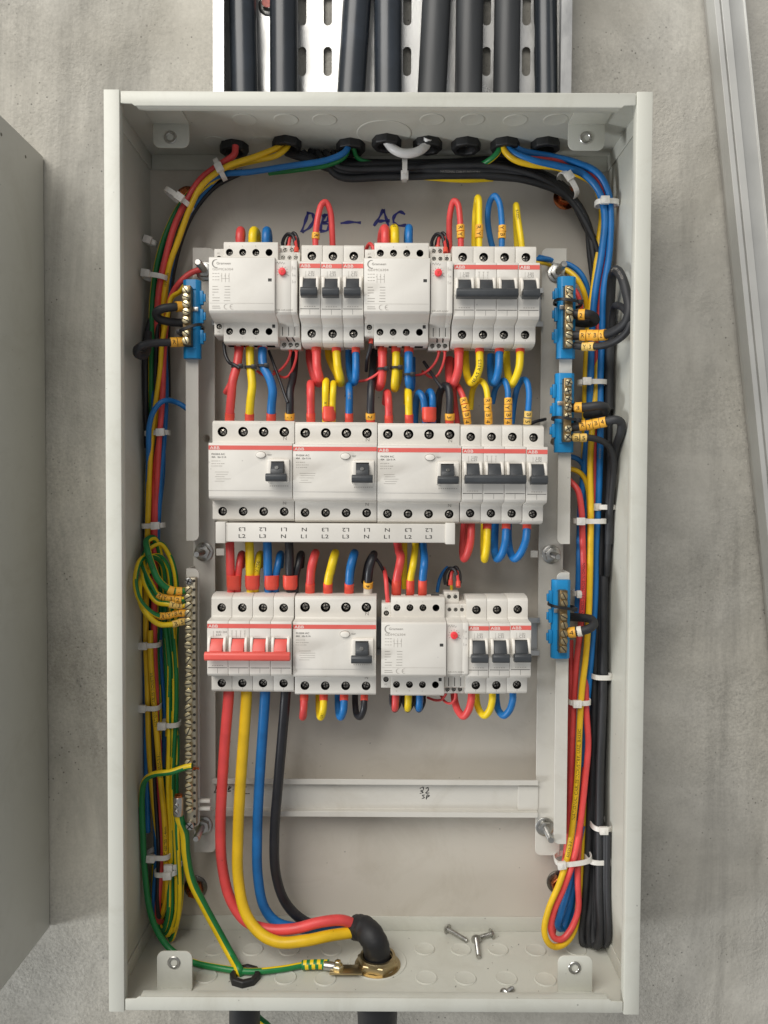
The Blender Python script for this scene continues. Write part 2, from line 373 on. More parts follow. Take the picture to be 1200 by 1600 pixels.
for px, py in ((663, 1483), (720, 1484), (778, 1484), (837, 1485), (900, 1484), (666, 1528), (727, 1529), (791, 1529), (852, 1531), (446, 1528), (508, 1530), (322, 1526), (336, 1484), (395, 1484), (452, 1484), (518, 1484)):
    knockout(px, py, Z0+T, 9.6, bot_p, -1)
for px, py in ((382, 187), (447, 187), (507, 187), (675, 187), (738, 187), (805, 188), (868, 187), (336, 221), (410, 221)):
    knockout(px, py, Z1-T, 10.5, top_p, 1, .5)
knockout(600, 208, Z1-T, 24, top_p, 1, .6); knockout(590, 1503, Z0+T, 26, bot_p, -1)
# handwriting on the back panel
def strokes(name, L, Y, r, m, parent, org):
    b = MB()
    for st in L:
        C = catmull([at(px, py, Y) for px, py in st], 5); n = len(C); vs = []; fs = []
        for i, p in enumerate(C):
            t = (C[min(i+1, n-1)]-C[max(i-1, 0)]).normalized(); nn = Vector((-t.z, 0, t.x)); rr = r*(.75+.25*math.sin(i*.9+st[0][0]))
            vs += [p+nn*rr, p-nn*rr]
        for i in range(n-1): fs.append((2*i, 2*i+1, 2*i+3, 2*i+2))
        b.add(vs, fs)
    return link(name, b.mesh(name, m, org=org, fix=False), parent)
strokes('lettering', [[(482, 331), (477, 346), (471, 363)], [(479, 333), (488, 334), (490, 343), (484, 355), (472, 363)],
    [(509, 334), (503, 347), (500, 361)], [(503, 338), (513, 336), (512, 345), (504, 348), (514, 351), (511, 360), (500, 361)], [(532, 349), (547, 347), (564, 348)],
    [(584, 353), (592, 341), (599, 327)], [(599, 327), (603, 340), (607, 353)], [(590, 346), (600, 345), (609, 345)], [(633, 335), (625, 331), (616, 338), (615, 347), (621, 352), (635, 352)]],
    BD-1.75, 1.65, 'ink_violet', back, EO)
# ---------------------------------------------------------------- neighbouring cabinet
nx = (at(70, 245, WALL).x+at(78, 1444, WALL).x)/2; nz1 = at(70, 245, WALL-1).z; nz0 = at(78, 1448, WALL-1).z
cab = thing('wall_cabinet', (nx-210, WALL, nz0), 'plain grey side of the neighbouring closed cabinet at the left edge', 'cabinet')
CO = (nx-210, WALL, nz0)
link('body', MB().box(nx-420, nx, -8, WALL-1.2, nz0, nz1).mesh('body', 'cabinet_paint', bevel=1.2, org=CO), cab)
link('door', MB().box(nx-421, nx+.8, -28, -9, nz0-1, nz1+1).mesh('door', 'cabinet_paint', bevel=2, org=CO), cab)
for px, py in ((2, 210), (40, 245)):
    q = at(px, py, 60); y = 60
    # small blemishes sit on the side face at x = nx
    d = CF + CR*((px-600)/FPX) + CU*((800-py)/FPX); t = (nx-CP.x)/d.x; q = CP+d*t
    link('rivet', MB().lathe((nx-.2, q.y, q.z), (1, 0, 0), [(1.6, 0), (1.4, .4), (.7, .7)], 12).mesh('rivet', 'steel_dark', org=CO, smooth=True), cab)
# ---------------------------------------------------------------- cable tray above the box
TX0, TX1 = at(338, 70, 92).x, at(888, 70, 92).x; TB = 113.0
tray = thing('cable_tray', ((TX0+TX1)/2, WALL, Z1+2), 'galvanised perforated cable tray running up the wall above the enclosure', 'cable tray'); TO = ((TX0+TX1)/2, WALL, Z1+2)
bm_ = MB().box(TX0+1.5, TX1-1.5, TB, TB+1.5, Z1+3, Z1+560).mesh('tray_base', 'galvanised', org=TO)
ct = MB()
for px in (388, 472, 512, 636, 760, 822):
    for k in range(5):
        zc = at(px, 96, TB).z + k*46; xc = at(px, 96, TB).x; hw = 3.9
        P = [(xc+hw*math.cos(math.radians(a)), zc+9.5+hw*math.sin(math.radians(a))) for a in range(0, 181, 20)]+[(xc+hw*math.cos(math.radians(a)), zc-9.5+hw*math.sin(math.radians(a))) for a in range(180, 361, 20)]
        ct.prism_y([(x-TO[0], z-TO[2]) for x, z in P], TB-3-WALL, TB+4-WALL)
link('tray_base', cut(bm_, ct), tray)
for a, lo, hi in ((TX0, TX0, TX0+8.5), (TX1, TX1-8.5, TX1)):
    b = MB(); s = 1 if a == TX0 else -1
    b.box(*sorted((a, a+s*1.4)), 80, TB+1.5, Z1+3, Z1+560); b.box(*sorted((a, a+s*9.5)), 78.6, 80, Z1+3, Z1+560); b.box(*sorted((a+s*8.1, a+s*9.5)), 80, 87, Z1+3, Z1+560)
    link('side_flange', b.mesh('side_flange', 'galvanised', org=TO), tray)
q = at(419, 8, TB-1)
bt = thing('bolt', (q.x, TB-.1, q.z), 'round head bolt with red marking holding the cable tray to the wall', 'bolt')
link('washer', MB().lathe((0, 0, 0), (0, -1, 0), [(9, 0), (9, 1.2), (8.4, 1.6), (4, 1.6)], 28).mesh('washer', 'zinc', smooth=True), bt)
link('head', MB().lathe((0, -1.6, 0), (0, -1, 0), [(6.2, 0), (6.2, 3.2), (5.6, 4.2)], 6).mesh('head', 'zinc'), bt)
mat('red_mark', '#d98278', .6, var=.2, vscale=400)
link('paint_mark', MB().lathe((0, -5.85, 0), (0, -1, 0), [(5.3, 0), (5.0, .3)], 20).mesh('paint_mark', 'red_mark'), bt)
# conduits
mat('conduit_dusty', '#343638', .5, var=.3, vscale=45, bump=.12, bscale=400, stretch=(1, 1, .14), detail=8)
CPX = [(379, 382, 20.5, 96), (443.5, 444, 21.5, 92), (558, 549, 21.5, 91), (606, 606, 21.5, 91), (682, 675, 22, 91), (734, 732, 21, 91), (793, 791, 20, 92), (852, 853, 17.5, 100)]
for i, (pa, pb, hw, Y) in enumerate(CPX):
    A = at(pa, 0, Y); B = at(pb, 140, Y-4); d = (A-B).normalized(); Bz = B - d*((B.z-(Z1+4))/d.z) if d.z else B
    sc = FPX/(610+Y); r = hw/sc
    c = link('conduit', MB().lathe(Bz, d, [(r-1.8, 0), (r, 0), (r, 420), (r-1.8, 420)], 36, caps=False).mesh('conduit', 'conduit_dusty' if i in (4, 5, 6) else 'conduit', smooth=True, org=Bz), None, Bz,
         ['grey plastic conduit nearest the left edge of the cable tray', 'grey conduit second from the left, in front of the tray bolt', 'slightly slanted grey conduit third from the left on the tray', 'scratched dark conduit fourth from the left on the tray',
          'dusty slanted conduit fifth from the left on the tray', 'conduit sixth from the left with brown cement smears', 'grey conduit seventh from the left on the tray', 'narrow dark conduit nearest the right edge of the cable tray'][i], 'conduit', 'conduits entering the top of the enclosure')
    link('adaptor', MB().lathe((0, 0, 0), d, [(r+.3, -3), (r+2.0, -3), (r+2.0, 6), (r+.2, 6.6)], 30, caps=False).mesh('adaptor', 'black_plastic', smooth=True), c)
# ---------------------------------------------------------------- leaning galvanised channel at the right
A = at(1116, 0, 88); B = at(1186, 700, 88); d = (A-B).normalized()
side = Vector((d.z, 0, -d.x)); O = B-d*420
ch = thing('metal_channel', O, 'galvanised steel channel leaning against the wall at the right edge', 'channel')
prof = [(0, 16), (0, 0), (4.4, -.3), (4.6, 2.2), (5.8, 2.2), (6.0, -.8), (12.4, -1.2), (12.7, .6), (26.4, 1.0), (26.6, -.3), (27.6, -.3), (27.6, 26), (26.4, 26), (26.4, 2.4), (15, 2.6), (8, 5.4), (1.4, 5), (1.4, 16)]
b = MB(); n = len(prof); LEN = 1150
vs = [side*x+Vector((0, y, 0)) for x, y in prof]
b.add(vs+[v+d*LEN for v in vs], [tuple(range(n)), tuple(range(2*n-1, n-1, -1))]+[(i, i+n, (i+1) % n+n, (i+1) % n) for i in range(n)])
link('profile', b.mesh('profile', 'galvanised_dull', bevel=.25, seg=1), ch)
b = MB(); vs = [side*x+Vector((0, y, 0)) for x, y in [(3, 26), (3, 9), (12, 9), (12, 10.5), (4.5, 10.5), (4.5, 26)]]; n = 6
b.add(vs+[v+d*LEN for v in vs], [tuple(range(n)), tuple(range(2*n-1, n-1, -1))]+[(i, i+n, (i+1) % n+n, (i+1) % n) for i in range(n)])
link('inner_lip', b.mesh('inner_lip', 'galvanised'), ch)
# ================================================================ mounting frame and rails
YB = 93.0                                              # face of the base plates
UXL0, UXL1 = at(302, 860, YB).x, at(336, 860, YB).x
UXR0, UXR1 = at(839, 1100, YB).x, at(880, 860, YB).x
UZ1, UZ0 = at(320, 387, YB).z, at(320, 1332, YB).z
FO = (0, YB, UZ0)
frame = thing('mounting_frame', FO, 'light grey mounting frame of two uprights and four rails inside the enclosure', 'frame')
def fpart(name, b, m='frame_paint', parent=None, bevel=.25, smooth=False): return link(name, b.mesh(name, m, bevel=bevel, seg=1, smooth=smooth, org=FO), parent or frame)
YL = 69.0
upL = fpart('upright', MB().prism_y(rounded_rect(UXL0, UXL1, UZ0, UZ1, 5, corners='brtr'), YB, YB+1.5))
upR = fpart('upright', MB().prism_y(rounded_rect(UXR0, UXR1, UZ0-1, UZ1+1, 5, corners='bltl'), YB, YB+1.5))
fpart('tab', MB().prism_y(rounded_rect(at(809, 1246, YB).x, UXR0+2, at(809, 1266, YB).z, at(809, 1228, YB).z, 1.2), YB-.7, YB+.8), parent=upR)
for up, xs, segs, s in ((upL, UXL0, ((440, 845), (888, 1291)), 1), (upR, UXR1, ((440, 850), (894, 1318)), -1)):
    for pa, pb in segs:
        za, zb = at(300 if s > 0 else 876, pa, YL).z, at(300 if s > 0 else 876, pb, YL).z
        fpart('web', MB().box(*sorted((xs, xs+s*1.4)), YL, YB, zb, za), parent=up)
        cs = 'brtr' if s > 0 else 'bltl'
        fpart('flange', MB().prism_y(rounded_rect(*sorted((xs, xs+s*11.3)), zb, za, 5, corners=cs), YL-1.4, YL), parent=up)
for o, pts in ((upL, ((322, 685), (331, 1040))), (upR, ((866, 690),))):   # punched holes
    cc = MB()
    for px, py in pts:
        q = at(px, py, YB); cc.cyl((q.x-FO[0], -4, q.z-FO[2]), (0, 1, 0), 3.6, 10, 20)
    o.data = cut(o.data, cc)
for px0, px1, py0, py1, up in ((338, 351, 857, 868, upL), (829, 840, 860, 871, upR)):
    A = at(px0, py0, 88); B = at(px1, py1, 88); fpart('tab', MB().box(A.x, B.x, 87, 88.2, B.z, A.z), parent=up)
ROWPX = [459.5, 738.5, 1009, 1246]
RZ = [at(590, p, 44).z for p in ROWPX[:3]]+[at(590, 1246, 90).z]
RAILS = []
for i, z in enumerate(RZ):
    t = 1.1
    prof = [(88, z+17.5), (89.1, z+17.5), (89.1, z+13.6), (96, z+13.6), (96, z-13.6), (89.1, z-13.6), (89.1, z-17.5), (88, z-17.5), (88, z-12.5), (94.9, z-12.5), (94.9, z+12.5), (88, z+12.5)]
    RAILS.append(fpart('rail', MB().prism_x(prof, UXL1-2, UXR0+1), 'galvanised' if i < 3 else 'frame_paint'))
strokes('lettering', [[(656, 1232), (661, 1230), (661, 1235), (657, 1236), (661, 1238), (656, 1240)], [(665, 1232), (669, 1231), (669, 1235), (665, 1239), (671, 1239)],
    [(664, 1242), (660, 1243), (663, 1246), (659, 1248)], [(666, 1249), (667, 1242)], [(667, 1242), (671, 1243), (667, 1246)]], 94.75, .5, 'ink', RAILS[3], FO)
strokes('lettering', [[(339, 1228), (337, 1234), (335, 1238)], [(338, 1228), (342, 1232), (340, 1237), (334, 1239)], [(358, 1229), (356, 1237)], [(358, 1229), (361, 1231), (357, 1233), (360, 1236), (356, 1237)], [(361, 1229), (361.8, 1229.6)], [(364, 1233), (364.8, 1233.4)], [(360, 1236), (360.8, 1236.4)],
    [(385, 1229), (381, 1233), (381, 1238), (384, 1240), (390, 1240)]], 92.3 if False else 87.8, .55, 'ink', RAILS[3], FO)
# stud bolts with nuts
def hexa(r, ph=0): return [(r*math.cos(math.radians(60*k+ph)), r*math.sin(math.radians(60*k+ph))) for k in range(6)]
hn = MB().prism_y(hexa(6.6, 15), -6.4, -1.8); HEX = hn.mesh('nut', 'zinc', bevel=.5)
WSH = MB().lathe((0, -.2, 0), (0, -1, 0), [(8.6, 0), (8.6, 1.2), (8.2, 1.5), (4, 1.5)], 28).mesh('washer', 'zinc', smooth=True)
b = MB(); pr = []
for k in range(34): pr += [(3.0, -2+k*.9), (2.65, -2+k*.9+.45)]
b.lathe((0, 0, 0), (0, -1, 0), pr+[(2.4, 29)], 14); STUD = b.mesh('threaded_rod', 'zinc', smooth=True)
for i, (px, py) in enumerate(((321, 424), (319, 862), (318, 1289), (870, 427), (861, 866), (851, 1291))):
    q = at(px, py, YB)
    t = thing('stud_bolt', (q.x, YB, q.z), ['threaded stud with nut above the upper left blue terminal block', 'threaded stud with nut on the left upright above the brass bar', 'long threaded stud with nut below the brass earth bar', 'threaded stud with nut above the uppermost right blue terminal block', 'threaded stud with nut on the right upright between blue blocks', 'threaded stud with nut at the foot of the right upright'][i], 'bolt', 'studs clamping the mounting frame')
    link('washer', WSH, t); link('nut', HEX, t, rot=(0, random.uniform(0, 1), 0)); link('threaded_rod', STUD, t)
# copper coloured anchor bolts through the back panel
for i, (px, py) in enumerate(((293, 310), (883, 309), (306, 1386), (872, 1378))):
    q = at(px, py, BD-2)
    t = thing('anchor_bolt', (q.x, BD-1.6, q.z), ['copper coloured anchor bolt behind the upper left wire bend', 'copper coloured anchor bolt under the upper right black cables', 'dull anchor bolt behind the green earth cable at lower left', 'dull anchor bolt behind the lower right wire loop'][i], 'bolt', 'anchor bolts through the back panel')
    link('washer', MB().lathe((0, 0, 0), (0, -1, 0), [(11, 0), (11, 1.4), (10.5, 1.8), (5, 1.8)], 28).mesh('washer', 'copper' if i < 2 else 'steel_dark', smooth=True), t)
    link('nut', MB().lathe((0, -1.8, 0), (0, -1, 0), [(8.4, 0), (8.4, 5.5), (7.4, 6.8)], 6).mesh('nut', 'copper', bevel=.4), t)
    link('threaded_rod', MB().lathe((0, -8, 0), (0, -1, 0), [(4.6, 0), (4.6, 4), (4.0, 5)], 16).mesh('threaded_rod', 'copper', smooth=True), t)
# ================================================================ devices (local: x from left edge, y from the rail face, z from the rail centre)
RY = 88.0
def D(Y): return Y-RY
PW = 17.7
def P2(L): return [(D(y), z) for y, z in L]
MCBP = P2([(88, -33), (84, -40), (62, -43.0), (50, -42.2), (45.5, -40.8), (44, -39), (44, -27.5), (42.5, -26), (30, -23.6), (28, -21.5), (28, 21.8), (29, 22.8), (43, 23.6), (44, 24.6), (44, 39.2), (45.5, 41), (50, 42.4), (62, 43.2), (84, 40), (88, 33)])
def screw_mesh(r, m='steel_dark', y=0):
    b = MB(); k = r*.16
    b.lathe((0, y, 0), (0, -1, 0), [(r, -6), (r, .0), (r*.92, .5), (r*.8, .7)], 18)
    b.box(-r*.72, r*.72, y-.86, y-.5, -k, k, 1); b.box(-k, k, y-.86, y-.5, -r*.72, r*.72, 1)
    return b.mesh('terminal_screw', [m, 'hole'], smooth=True)
SCRT = screw_mesh(1.5, 'screw_steel'); SCRM = screw_mesh(2.5, 'screw_steel'); SCR = screw_mesh(3.0, 'screw_steel'); SCRS = screw_mesh(1.65, 'screw_steel')
HS = MB().lathe((0, 0, 0), (0, 1, 0), [(1, 0), (1, 1)], 20)
def holes(L, depth=16):                                 # cutter: list of (x, z, Yface, r)
    c = MB()
    for x, z, Y, r in L: c.cyl((x, D(Y)-3, z), (0, 1, 0), r, depth+3, 20)
    return c
def screws(parent, L, off=3.4, me=None):
    for x, z, Y, r in L: link('terminal_screw', me or SCR, parent, (x, D(Y)+off, z), rot=(0, random.uniform(0, 1.6), 0))
def prism_body(prof, x0, x1, hl, name='body', bevel=.45, m='device'):
    me = MB().prism_x(prof, x0, x1).mesh(name, [m, 'hole'], bevel=bevel)
    return cut(me, holes(hl)) if hl else me
HB = [(PW/2, 31.6, 44, 3.75), (PW/2, -33.4, 44, 3.65)]
# --- single pole body: recess for the toggle with raised cheeks, clip slot line
b0 = MB().prism_x(MCBP, .12, PW-.12).mesh('body', ['device', 'hole'], bevel=.4)
cc = holes(HB); cc.box(3.6, PW-3.6, D(28)-4, D(28)+6, -7.5, 8.5); cc.box(.9, PW-.9, D(28)-1, D(28)+.35, -16.7, -16.2)
cc.box(PW/2-.12, PW/2+.12, D(28)-1, D(28)+.3, -21, -16.9); cc.box(PW/2-.12, PW/2+.12, D(44)-1, D(44)+.3, -38.8, -37.4)
MCB_BODY = cut(b0, cc)
ck = MB()
for x0, x1 in ((1.3, 3.5), (PW-3.5, PW-1.3)): ck.prism_x(P2([(28.5, -4.5), (25, -5), (22.6, -2), (23.4, 5), (26, 9.4), (28.5, 9.9)]), x0, x1)
CHEEK = ck.mesh('toggle_guard', 'device_pure', bevel=.4)
def toggle_mesh(w, stem, m, xs=None, tw=None):
    b = MB(); xs = xs or [w/2]
    for x in xs: b.prism_x(P2([(33, -6), (25, -5.5), (21, -4), (20.5, -1), (23.5, 4), (26.5, 8), (33, 8)]), x-stem/2, x+stem/2)
    bw = tw or 13.6; xa, xb = xs[0]-bw/2, xs[-1]+bw/2
    b.prism_x(P2([(24, -8.6), (17.6, -8.2), (16, -6.8), (15.6, -3.2), (16.8, -1.4), (19, -.9), (23, -2.2)]), xa, xb)
    return b.mesh('toggle', m, bevel=.45)
TOG1 = toggle_mesh(PW, 10.2, 'toggle')
STRIP1 = MB().box(.35, PW-.35, D(28)-.22, D(28)+.2, 16.9, 20.5).mesh('red_band', 'red_strip')
def prints(parent, items, y, m='ink_grey', name='lettering'):
    b = MB()
    for it in items: put_text(b, it[0], it[1], it[2], y, it[3], sx=it[4] if len(it) > 4 else 1., align=it[5] if len(it) > 5 else 'LEFT')
    return link(name, b.mesh(name, m, fix=False), parent)
def dash_print(b, x, z, w, h, y):                     # very fine print that the photo shows only as grey dashes
    b.add([(x, y, z), (x+w, y, z), (x+w, y, z+h), (x, y, z+h)], [(0, 1, 2, 3)])
JR = random.Random(11)
def mcb(x, zc, n, label, group, red=False, rating='C32', wide=None):
    t = thing('circuit_breaker' if not red else 'main_switch', (x+JR.uniform(-.06, .06), RY+JR.uniform(-.25, .25), zc+JR.uniform(-.35, .35)), label, 'circuit breaker' if not red else 'switch', group)
    for i in range(n):
        o = link('pole', MCB_BODY, t, (i*PW, 0, 0)); screws(o, HB); link('toggle_guard', CHEEK, o)
    if n == 1: link('toggle', TOG1, t); st = link('red_band', STRIP1, t)
    else:
        link('toggle', toggle_mesh(PW*n, 10.2, 'red_toggle' if red else 'toggle', [PW*(i+.5) for i in range(n)], 17.2 if red else 14.6), t)
        st = link('red_band', MB().box(.35, PW*n-.35, D(28)-.22, D(28)+.2, 16.9, 20.5).mesh('red_band', 'red_strip'), t)
    prints(st, [('ABB', 1.2, 17.35, 2.5, 1.25)], D(28)-.3, 'ink_white')
    if red: prints(t, [('SHD 204', 7.5, 12.8, 1.7), ('63A', 7.5, 10.4, 1.9)], D(28)-.15)
    elif n == 1: prints(t, [('S 201', 7.6, 12.9, 1.6), (rating, 7.2, 10.4, 2.2)], D(28)-.15)
    else: prints(t, [('S 203', 7.6, 12.9, 1.6), (rating, 7.2, 10.4, 2.2)], D(28)-.15)
    b = MB(); y = D(28)-.15
    b.box(5.2, 5.45, y, y+.1, 9.5, 14.5)
    if n > 1:                                           # pole circuit diagram
        for k in range(4 if red else 3):
            xx = PW+3+k*3.6
            b.box(xx, xx+.25, y, y+.1, 9.2, 14.6); b.box(xx-.6, xx+.8, y, y+.1, 14.6, 14.85); b.box(xx-.5, xx+.2, y, y+.1, 12, 12.25)
    for k in range(5): b.box(4.2+k*2.0, 5.4+k*2.0, y, y+.1, -14.9, -14.2)
    link('fine_print', b.mesh('fine_print', 'ink_faint'), t, kind='stuff')
    return t
# --- residual current breaker
RW = 70.0; RPW = RW/4
RP = P2([(88, -33), (84, -40), (62, -43.0), (46, -42.6), (44, -41), (44, -25.5), (42.5, -24.8), (34, -24.4), (31, -23.2), (30, -21.5), (30, -17.0), (29.4, -16.6), (29.4, 22.0), (30.4, 23), (43, 23.4), (44, 24.6), (44, 40.6), (46, 42.6), (62, 43.2), (84, 40), (88, 33)])
RH = [(RPW*(i+.5), 33.2, 44, 4.2) for i in range(4)]+[(RPW*(i+.5), -34.5, 44, 3.8) for i in range(4)]
r0 = MB().prism_x(RP, .15, RW-.15).mesh('body', ['device', 'hole'], bevel=.5)
rc = holes(RH); rc.box(RW-17.2, RW-6.6, D(29.4)-4, D(29.4)+7, -8, 7.5)
rc.box(RW-20.3, RW-19.9, D(29.4)-1, D(29.4)+.25, -10, 9.5)
RBODY = cut(r0, rc)
rs = MB(); rs.prism_x(P2([(29.6, -9), (27.0, -9.5), (26.4, 8.5), (29.6, 9.6)]), RW-20.2, RW-17.3); rs.prism_x(P2([(29.6, -9), (27.0, -9.5), (26.4, 8.5), (29.6, 9.6)]), RW-6.5, RW-2.4); rs.prism_x(P2([(29.6, 7.6), (26.4, 7.6), (26.6, 9.0), (29.6, 9.8)]), RW-20.2, RW-2.4)
RSURR = rs.mesh('toggle_surround', 'device_pure', bevel=.3)
rt = MB(); xc = RW-11.9
rt.prism_x(P2([(35, -7), (24, -6), (19.5, -3), (20.5, 1), (25, 6.8), (35, 7)]), xc-5.2, xc+5.2)
rt.prism_x(P2([(24, -9.2), (16.6, -9), (15, -7.4), (14.8, -4.6), (16, -2.8), (18.4, -2.4), (23, -4.5)]), xc-8.6, xc+8.6)
RTOG = rt.mesh('toggle', 'toggle', bevel=.5)
RMARK = MB().lathe((xc, D(20.9), 2.4), (0, -.8, .35), [(1.7, 0), (1.7, .25), (1.3, .3)], 18).mesh('off_mark', 'window_dark')
RBAND = MB().box(.3, RW-.3, D(29.4)-.22, D(29.4)+.2, 17.2, 20.7).mesh('red_band', 'red_strip')
def ellipse(cx, cz, a, b_, n=28): return [(cx+a*math.cos(2*math.pi*k/n), cz+b_*math.sin(2*math.pi*k/n)) for k in range(n)]
RTEST = MB().prism_y(ellipse(RW*.625, 13.0, 3.9, 2.5), D(27.4), D(29.6)).mesh('test_button', 'device_pure', bevel=.5)
RRING = MB().prism_y(ellipse(RW*.625, 13.0, 4.3, 2.9), D(29.4)-.2, D(29.4)+.1).mesh('button_recess', 'ink_grey')
def rccb(x, zc, label, group, fade=1):
    t = thing('residual_current_breaker', (x+JR.uniform(-.06, .06), RY+JR.uniform(-.25, .25), zc+JR.uniform(-.35, .35)), label, 'circuit breaker', group)
    o = link('body', RBODY, t); screws(o, RH)
    link('toggle_surround', RSURR, t); g = link('toggle', RTOG, t); link('off_mark', RMARK, g); st = link('red_band', RBAND, t); bt = link('test_button', RTEST, t); link('button_recess', RRING, bt)
    prints(st, [('ABB', 1.4, 17.6, 2.4, 1.3)], D(29.4)-.3, 'ink_white')
    prints(t, [('FH204 AC', 2.6, 12.8, 1.5, 1.2), ('40A   IΔn 0.1A', 2.6, 10.4, 1.4, 1.), ('TEST', RW*.625+5.2, 12.4, 1.2, 1.)], D(29.4)-.15, 'window_dark')
    b = MB(); y = D(29.4)-.15; rr = random.Random(x)
    for k, (zz, w_) in enumerate(((7.6, 8), (5.4, 12), (3.4, 10))):
        for j in range(int(w_/1.6)): b.box(2.6+j*1.6, 2.6+j*1.6+rr.uniform(.7, 1.3), y, y+.1, zz, zz+.5)
    for k in range(5): dz = -1.5-k*1.9; b.box(5.5+(k % 2), 15+rr.uniform(-3, 4), y, y+.1, dz, dz+.3)
    for k in range(9): b.box(RW-19+k*1.8, RW-18+k*1.8, y, y+.1, -13.2, -12.3)
    link('fine_print', b.mesh('fine_print', 'ink_faint'), t, kind='stuff')
    prints(t, [('N', RW-PW/2-1.2, 26.4, 3.0, 1.1), ('N', RW-PW/2-1.2, -30.0+1.5, 2.6, 1.1)], D(44)-.15)
    return t
# --- installation contactor
CW = 54.2; CS = 8.2; CF_ = 23.0
CH = [(CS+5+i*11.1, 33.5, 42, 3.0) for i in range(4)]+[(CS+5+i*11.1, -32.6, 42, 2.95) for i in range(4)]
CH2 = [(4.2, 28.6, 43, 2.3), (4.2, -28.4, 43, 2.3)]
m1 = MB().prism_x(P2([(88, -33), (84, -40), (56, -43), (44, -42.5), (42, -41), (42, 41), (43.5, 42.6), (56, 43), (84, 40), (88, 33)]), CS, CW-.15).mesh('body', ['device', 'hole'], bevel=.5)
mc = holes(CH)
mc.box(CW-5, CW-2.4, D(42)-2, D(42)+1.5, -29.5, -26.6)
for i in range(4): mc.box(CS+1.4+i*11.1, CS+8.6+i*11.1, D(50), D(60), 38, 50); mc.box(CS+1.4+i*11.1, CS+8.6+i*11.1, D(50), D(60), -50, -38)
CB = cut(m1, mc)
m2 = MB().prism_x(P2([(88, -30), (60, -37), (44, -36), (43, -35), (43, 36), (44, 37), (60, 37.5), (88, 30)]), .15, CS-.04).mesh('coil_terminal_block', ['device', 'hole'], bevel=.4)
CC = cut(m2, holes(CH2))
m3 = MB().prism_x(P2([(60, -25.6), (41.2, -25.6), (39.5, -25.2), (25, -21.2), (CF_, -19.4), (CF_, 23.0), (24.4, 24.4), (41.2, 25.8), (60, 25.8)]), .1, CW-.1).mesh('front_cover', ['device', 'hole'], bevel=.5)
CV = cut(m3, MB().box(CW-5.6, CW-2.6, D(CF_)-2, D(CF_)+1.2, 4.2, 6.7))
def arc_strip(b, cx, cz, r, a0, a1, w, y, n=14, sx=1.):
    vs = []; fs = []
    for k in range(n+1):
        a = math.radians(a0+(a1-a0)*k/n); ww = w*(.25+.75*math.sin(math.pi*k/n))
        for q in (r-ww/2, r+ww/2): vs.append((cx+q*math.cos(a)*sx, y, cz+q*math.sin(a)))
    for k in range(n): fs.append((2*k, 2*k+1, 2*k+3, 2*k+2))
    b.add(vs, fs)
def contactor(x, zc, label, group):
    t = thing('contactor', (x+JR.uniform(-.06, .06), RY+JR.uniform(-.25, .25), zc+JR.uniform(-.35, .35)), label, 'contactor', group)
    o = link('body', CB, t); screws(o, CH[:3]+CH[4:7], 3.6, SCRM)
    link('front_cover', CV, t); o2 = link('coil_terminal_block', CC, t); screws(o2, CH2, 1.8, SCRS)
    y = D(CF_)-.15
    b = MB(); arc_strip(b, 6.3, 18.6, 3.2, 75, 290, .9, y); put_text(b, 'Grameen', 6.2, 17.9, y, 1.9, sx=1.15)
    link('brand_mark', b.mesh('brand_mark', 'ink_grey', fix=False), t)
    b = MB(); put_text(b, 'GDMC6304', 2.9, 13.1, y, 1.9, sx=1.25)
    rr = random.Random(5)
    for k in range(3):
        z = 10.4-k*2.6
        for j in range(3): b.box(3+j*2.1, 4.5+j*2.1, y, y+.1, z, z+.4)
    for k in range(3):
        xx = 10.5+k*3; b.box(xx, xx+.25, y, y+.1, 3.5, 10.8); b.box(xx-.7, xx+.2, y, y+.1, 8.4, 8.7)
    b.box(10.5, 16.5, y, y+.1, 6.4, 6.6)
    for k in range(6):
        z = -.2-k*2.3; b.box(3, 4.2+rr.uniform(0, 5), y, y+.1, z, z+.45); b.box(13.2+rr.uniform(-1, 0), 17.5, y, y+.1, z, z+.45)
    for k in range(2): b.box(2.8, 9.0+k*.6, y, y+.1, -16.2-k*1.6, -15.7-k*1.6)
    arc_strip(b, 14.6, -16.4, 2.0, 70, 290, .5, y); arc_strip(b, 19.4, -16.4, 2.0, 70, 290, .5, y); b.box(17.6, 19.2, y, y+.1, -16.6, -16.2)
    for i in range(3): put_text(b, str(1+2*i), CS+4.4+i*11.1, 38.0, D(42)-.15, 1.2); put_text(b, str(2+2*i), CS+4.4+i*11.1, -38.6, D(42)-.15, 1.2)
    put_text(b, 'A1', 2.7, 32.3, D(43)-.15, 1.5); put_text(b, 'A2', 2.7, -33.4, D(43)-.15, 1.5)
    link('lettering', b.mesh('lettering', 'ink_faint', fix=False), t)
    b = MB(); b.box(0.8, CW-1, y+.02, y+.12, -13.6, -13.45); link('seam', b.mesh('seam', 'ink_faint'), t)
    link('status_window', MB().box(CW-5.5, CW-2.7, D(CF_)+.8, D(CF_)+1.3, 4.3, 6.6).mesh('status_window', 'window_dark'), t)
    link('status_window', MB().box(CW-4.9, CW-2.5, D(42)+.9, D(42)+1.6, -29.4, -26.6).mesh('status_window', 'window_dark'), t)
    return t
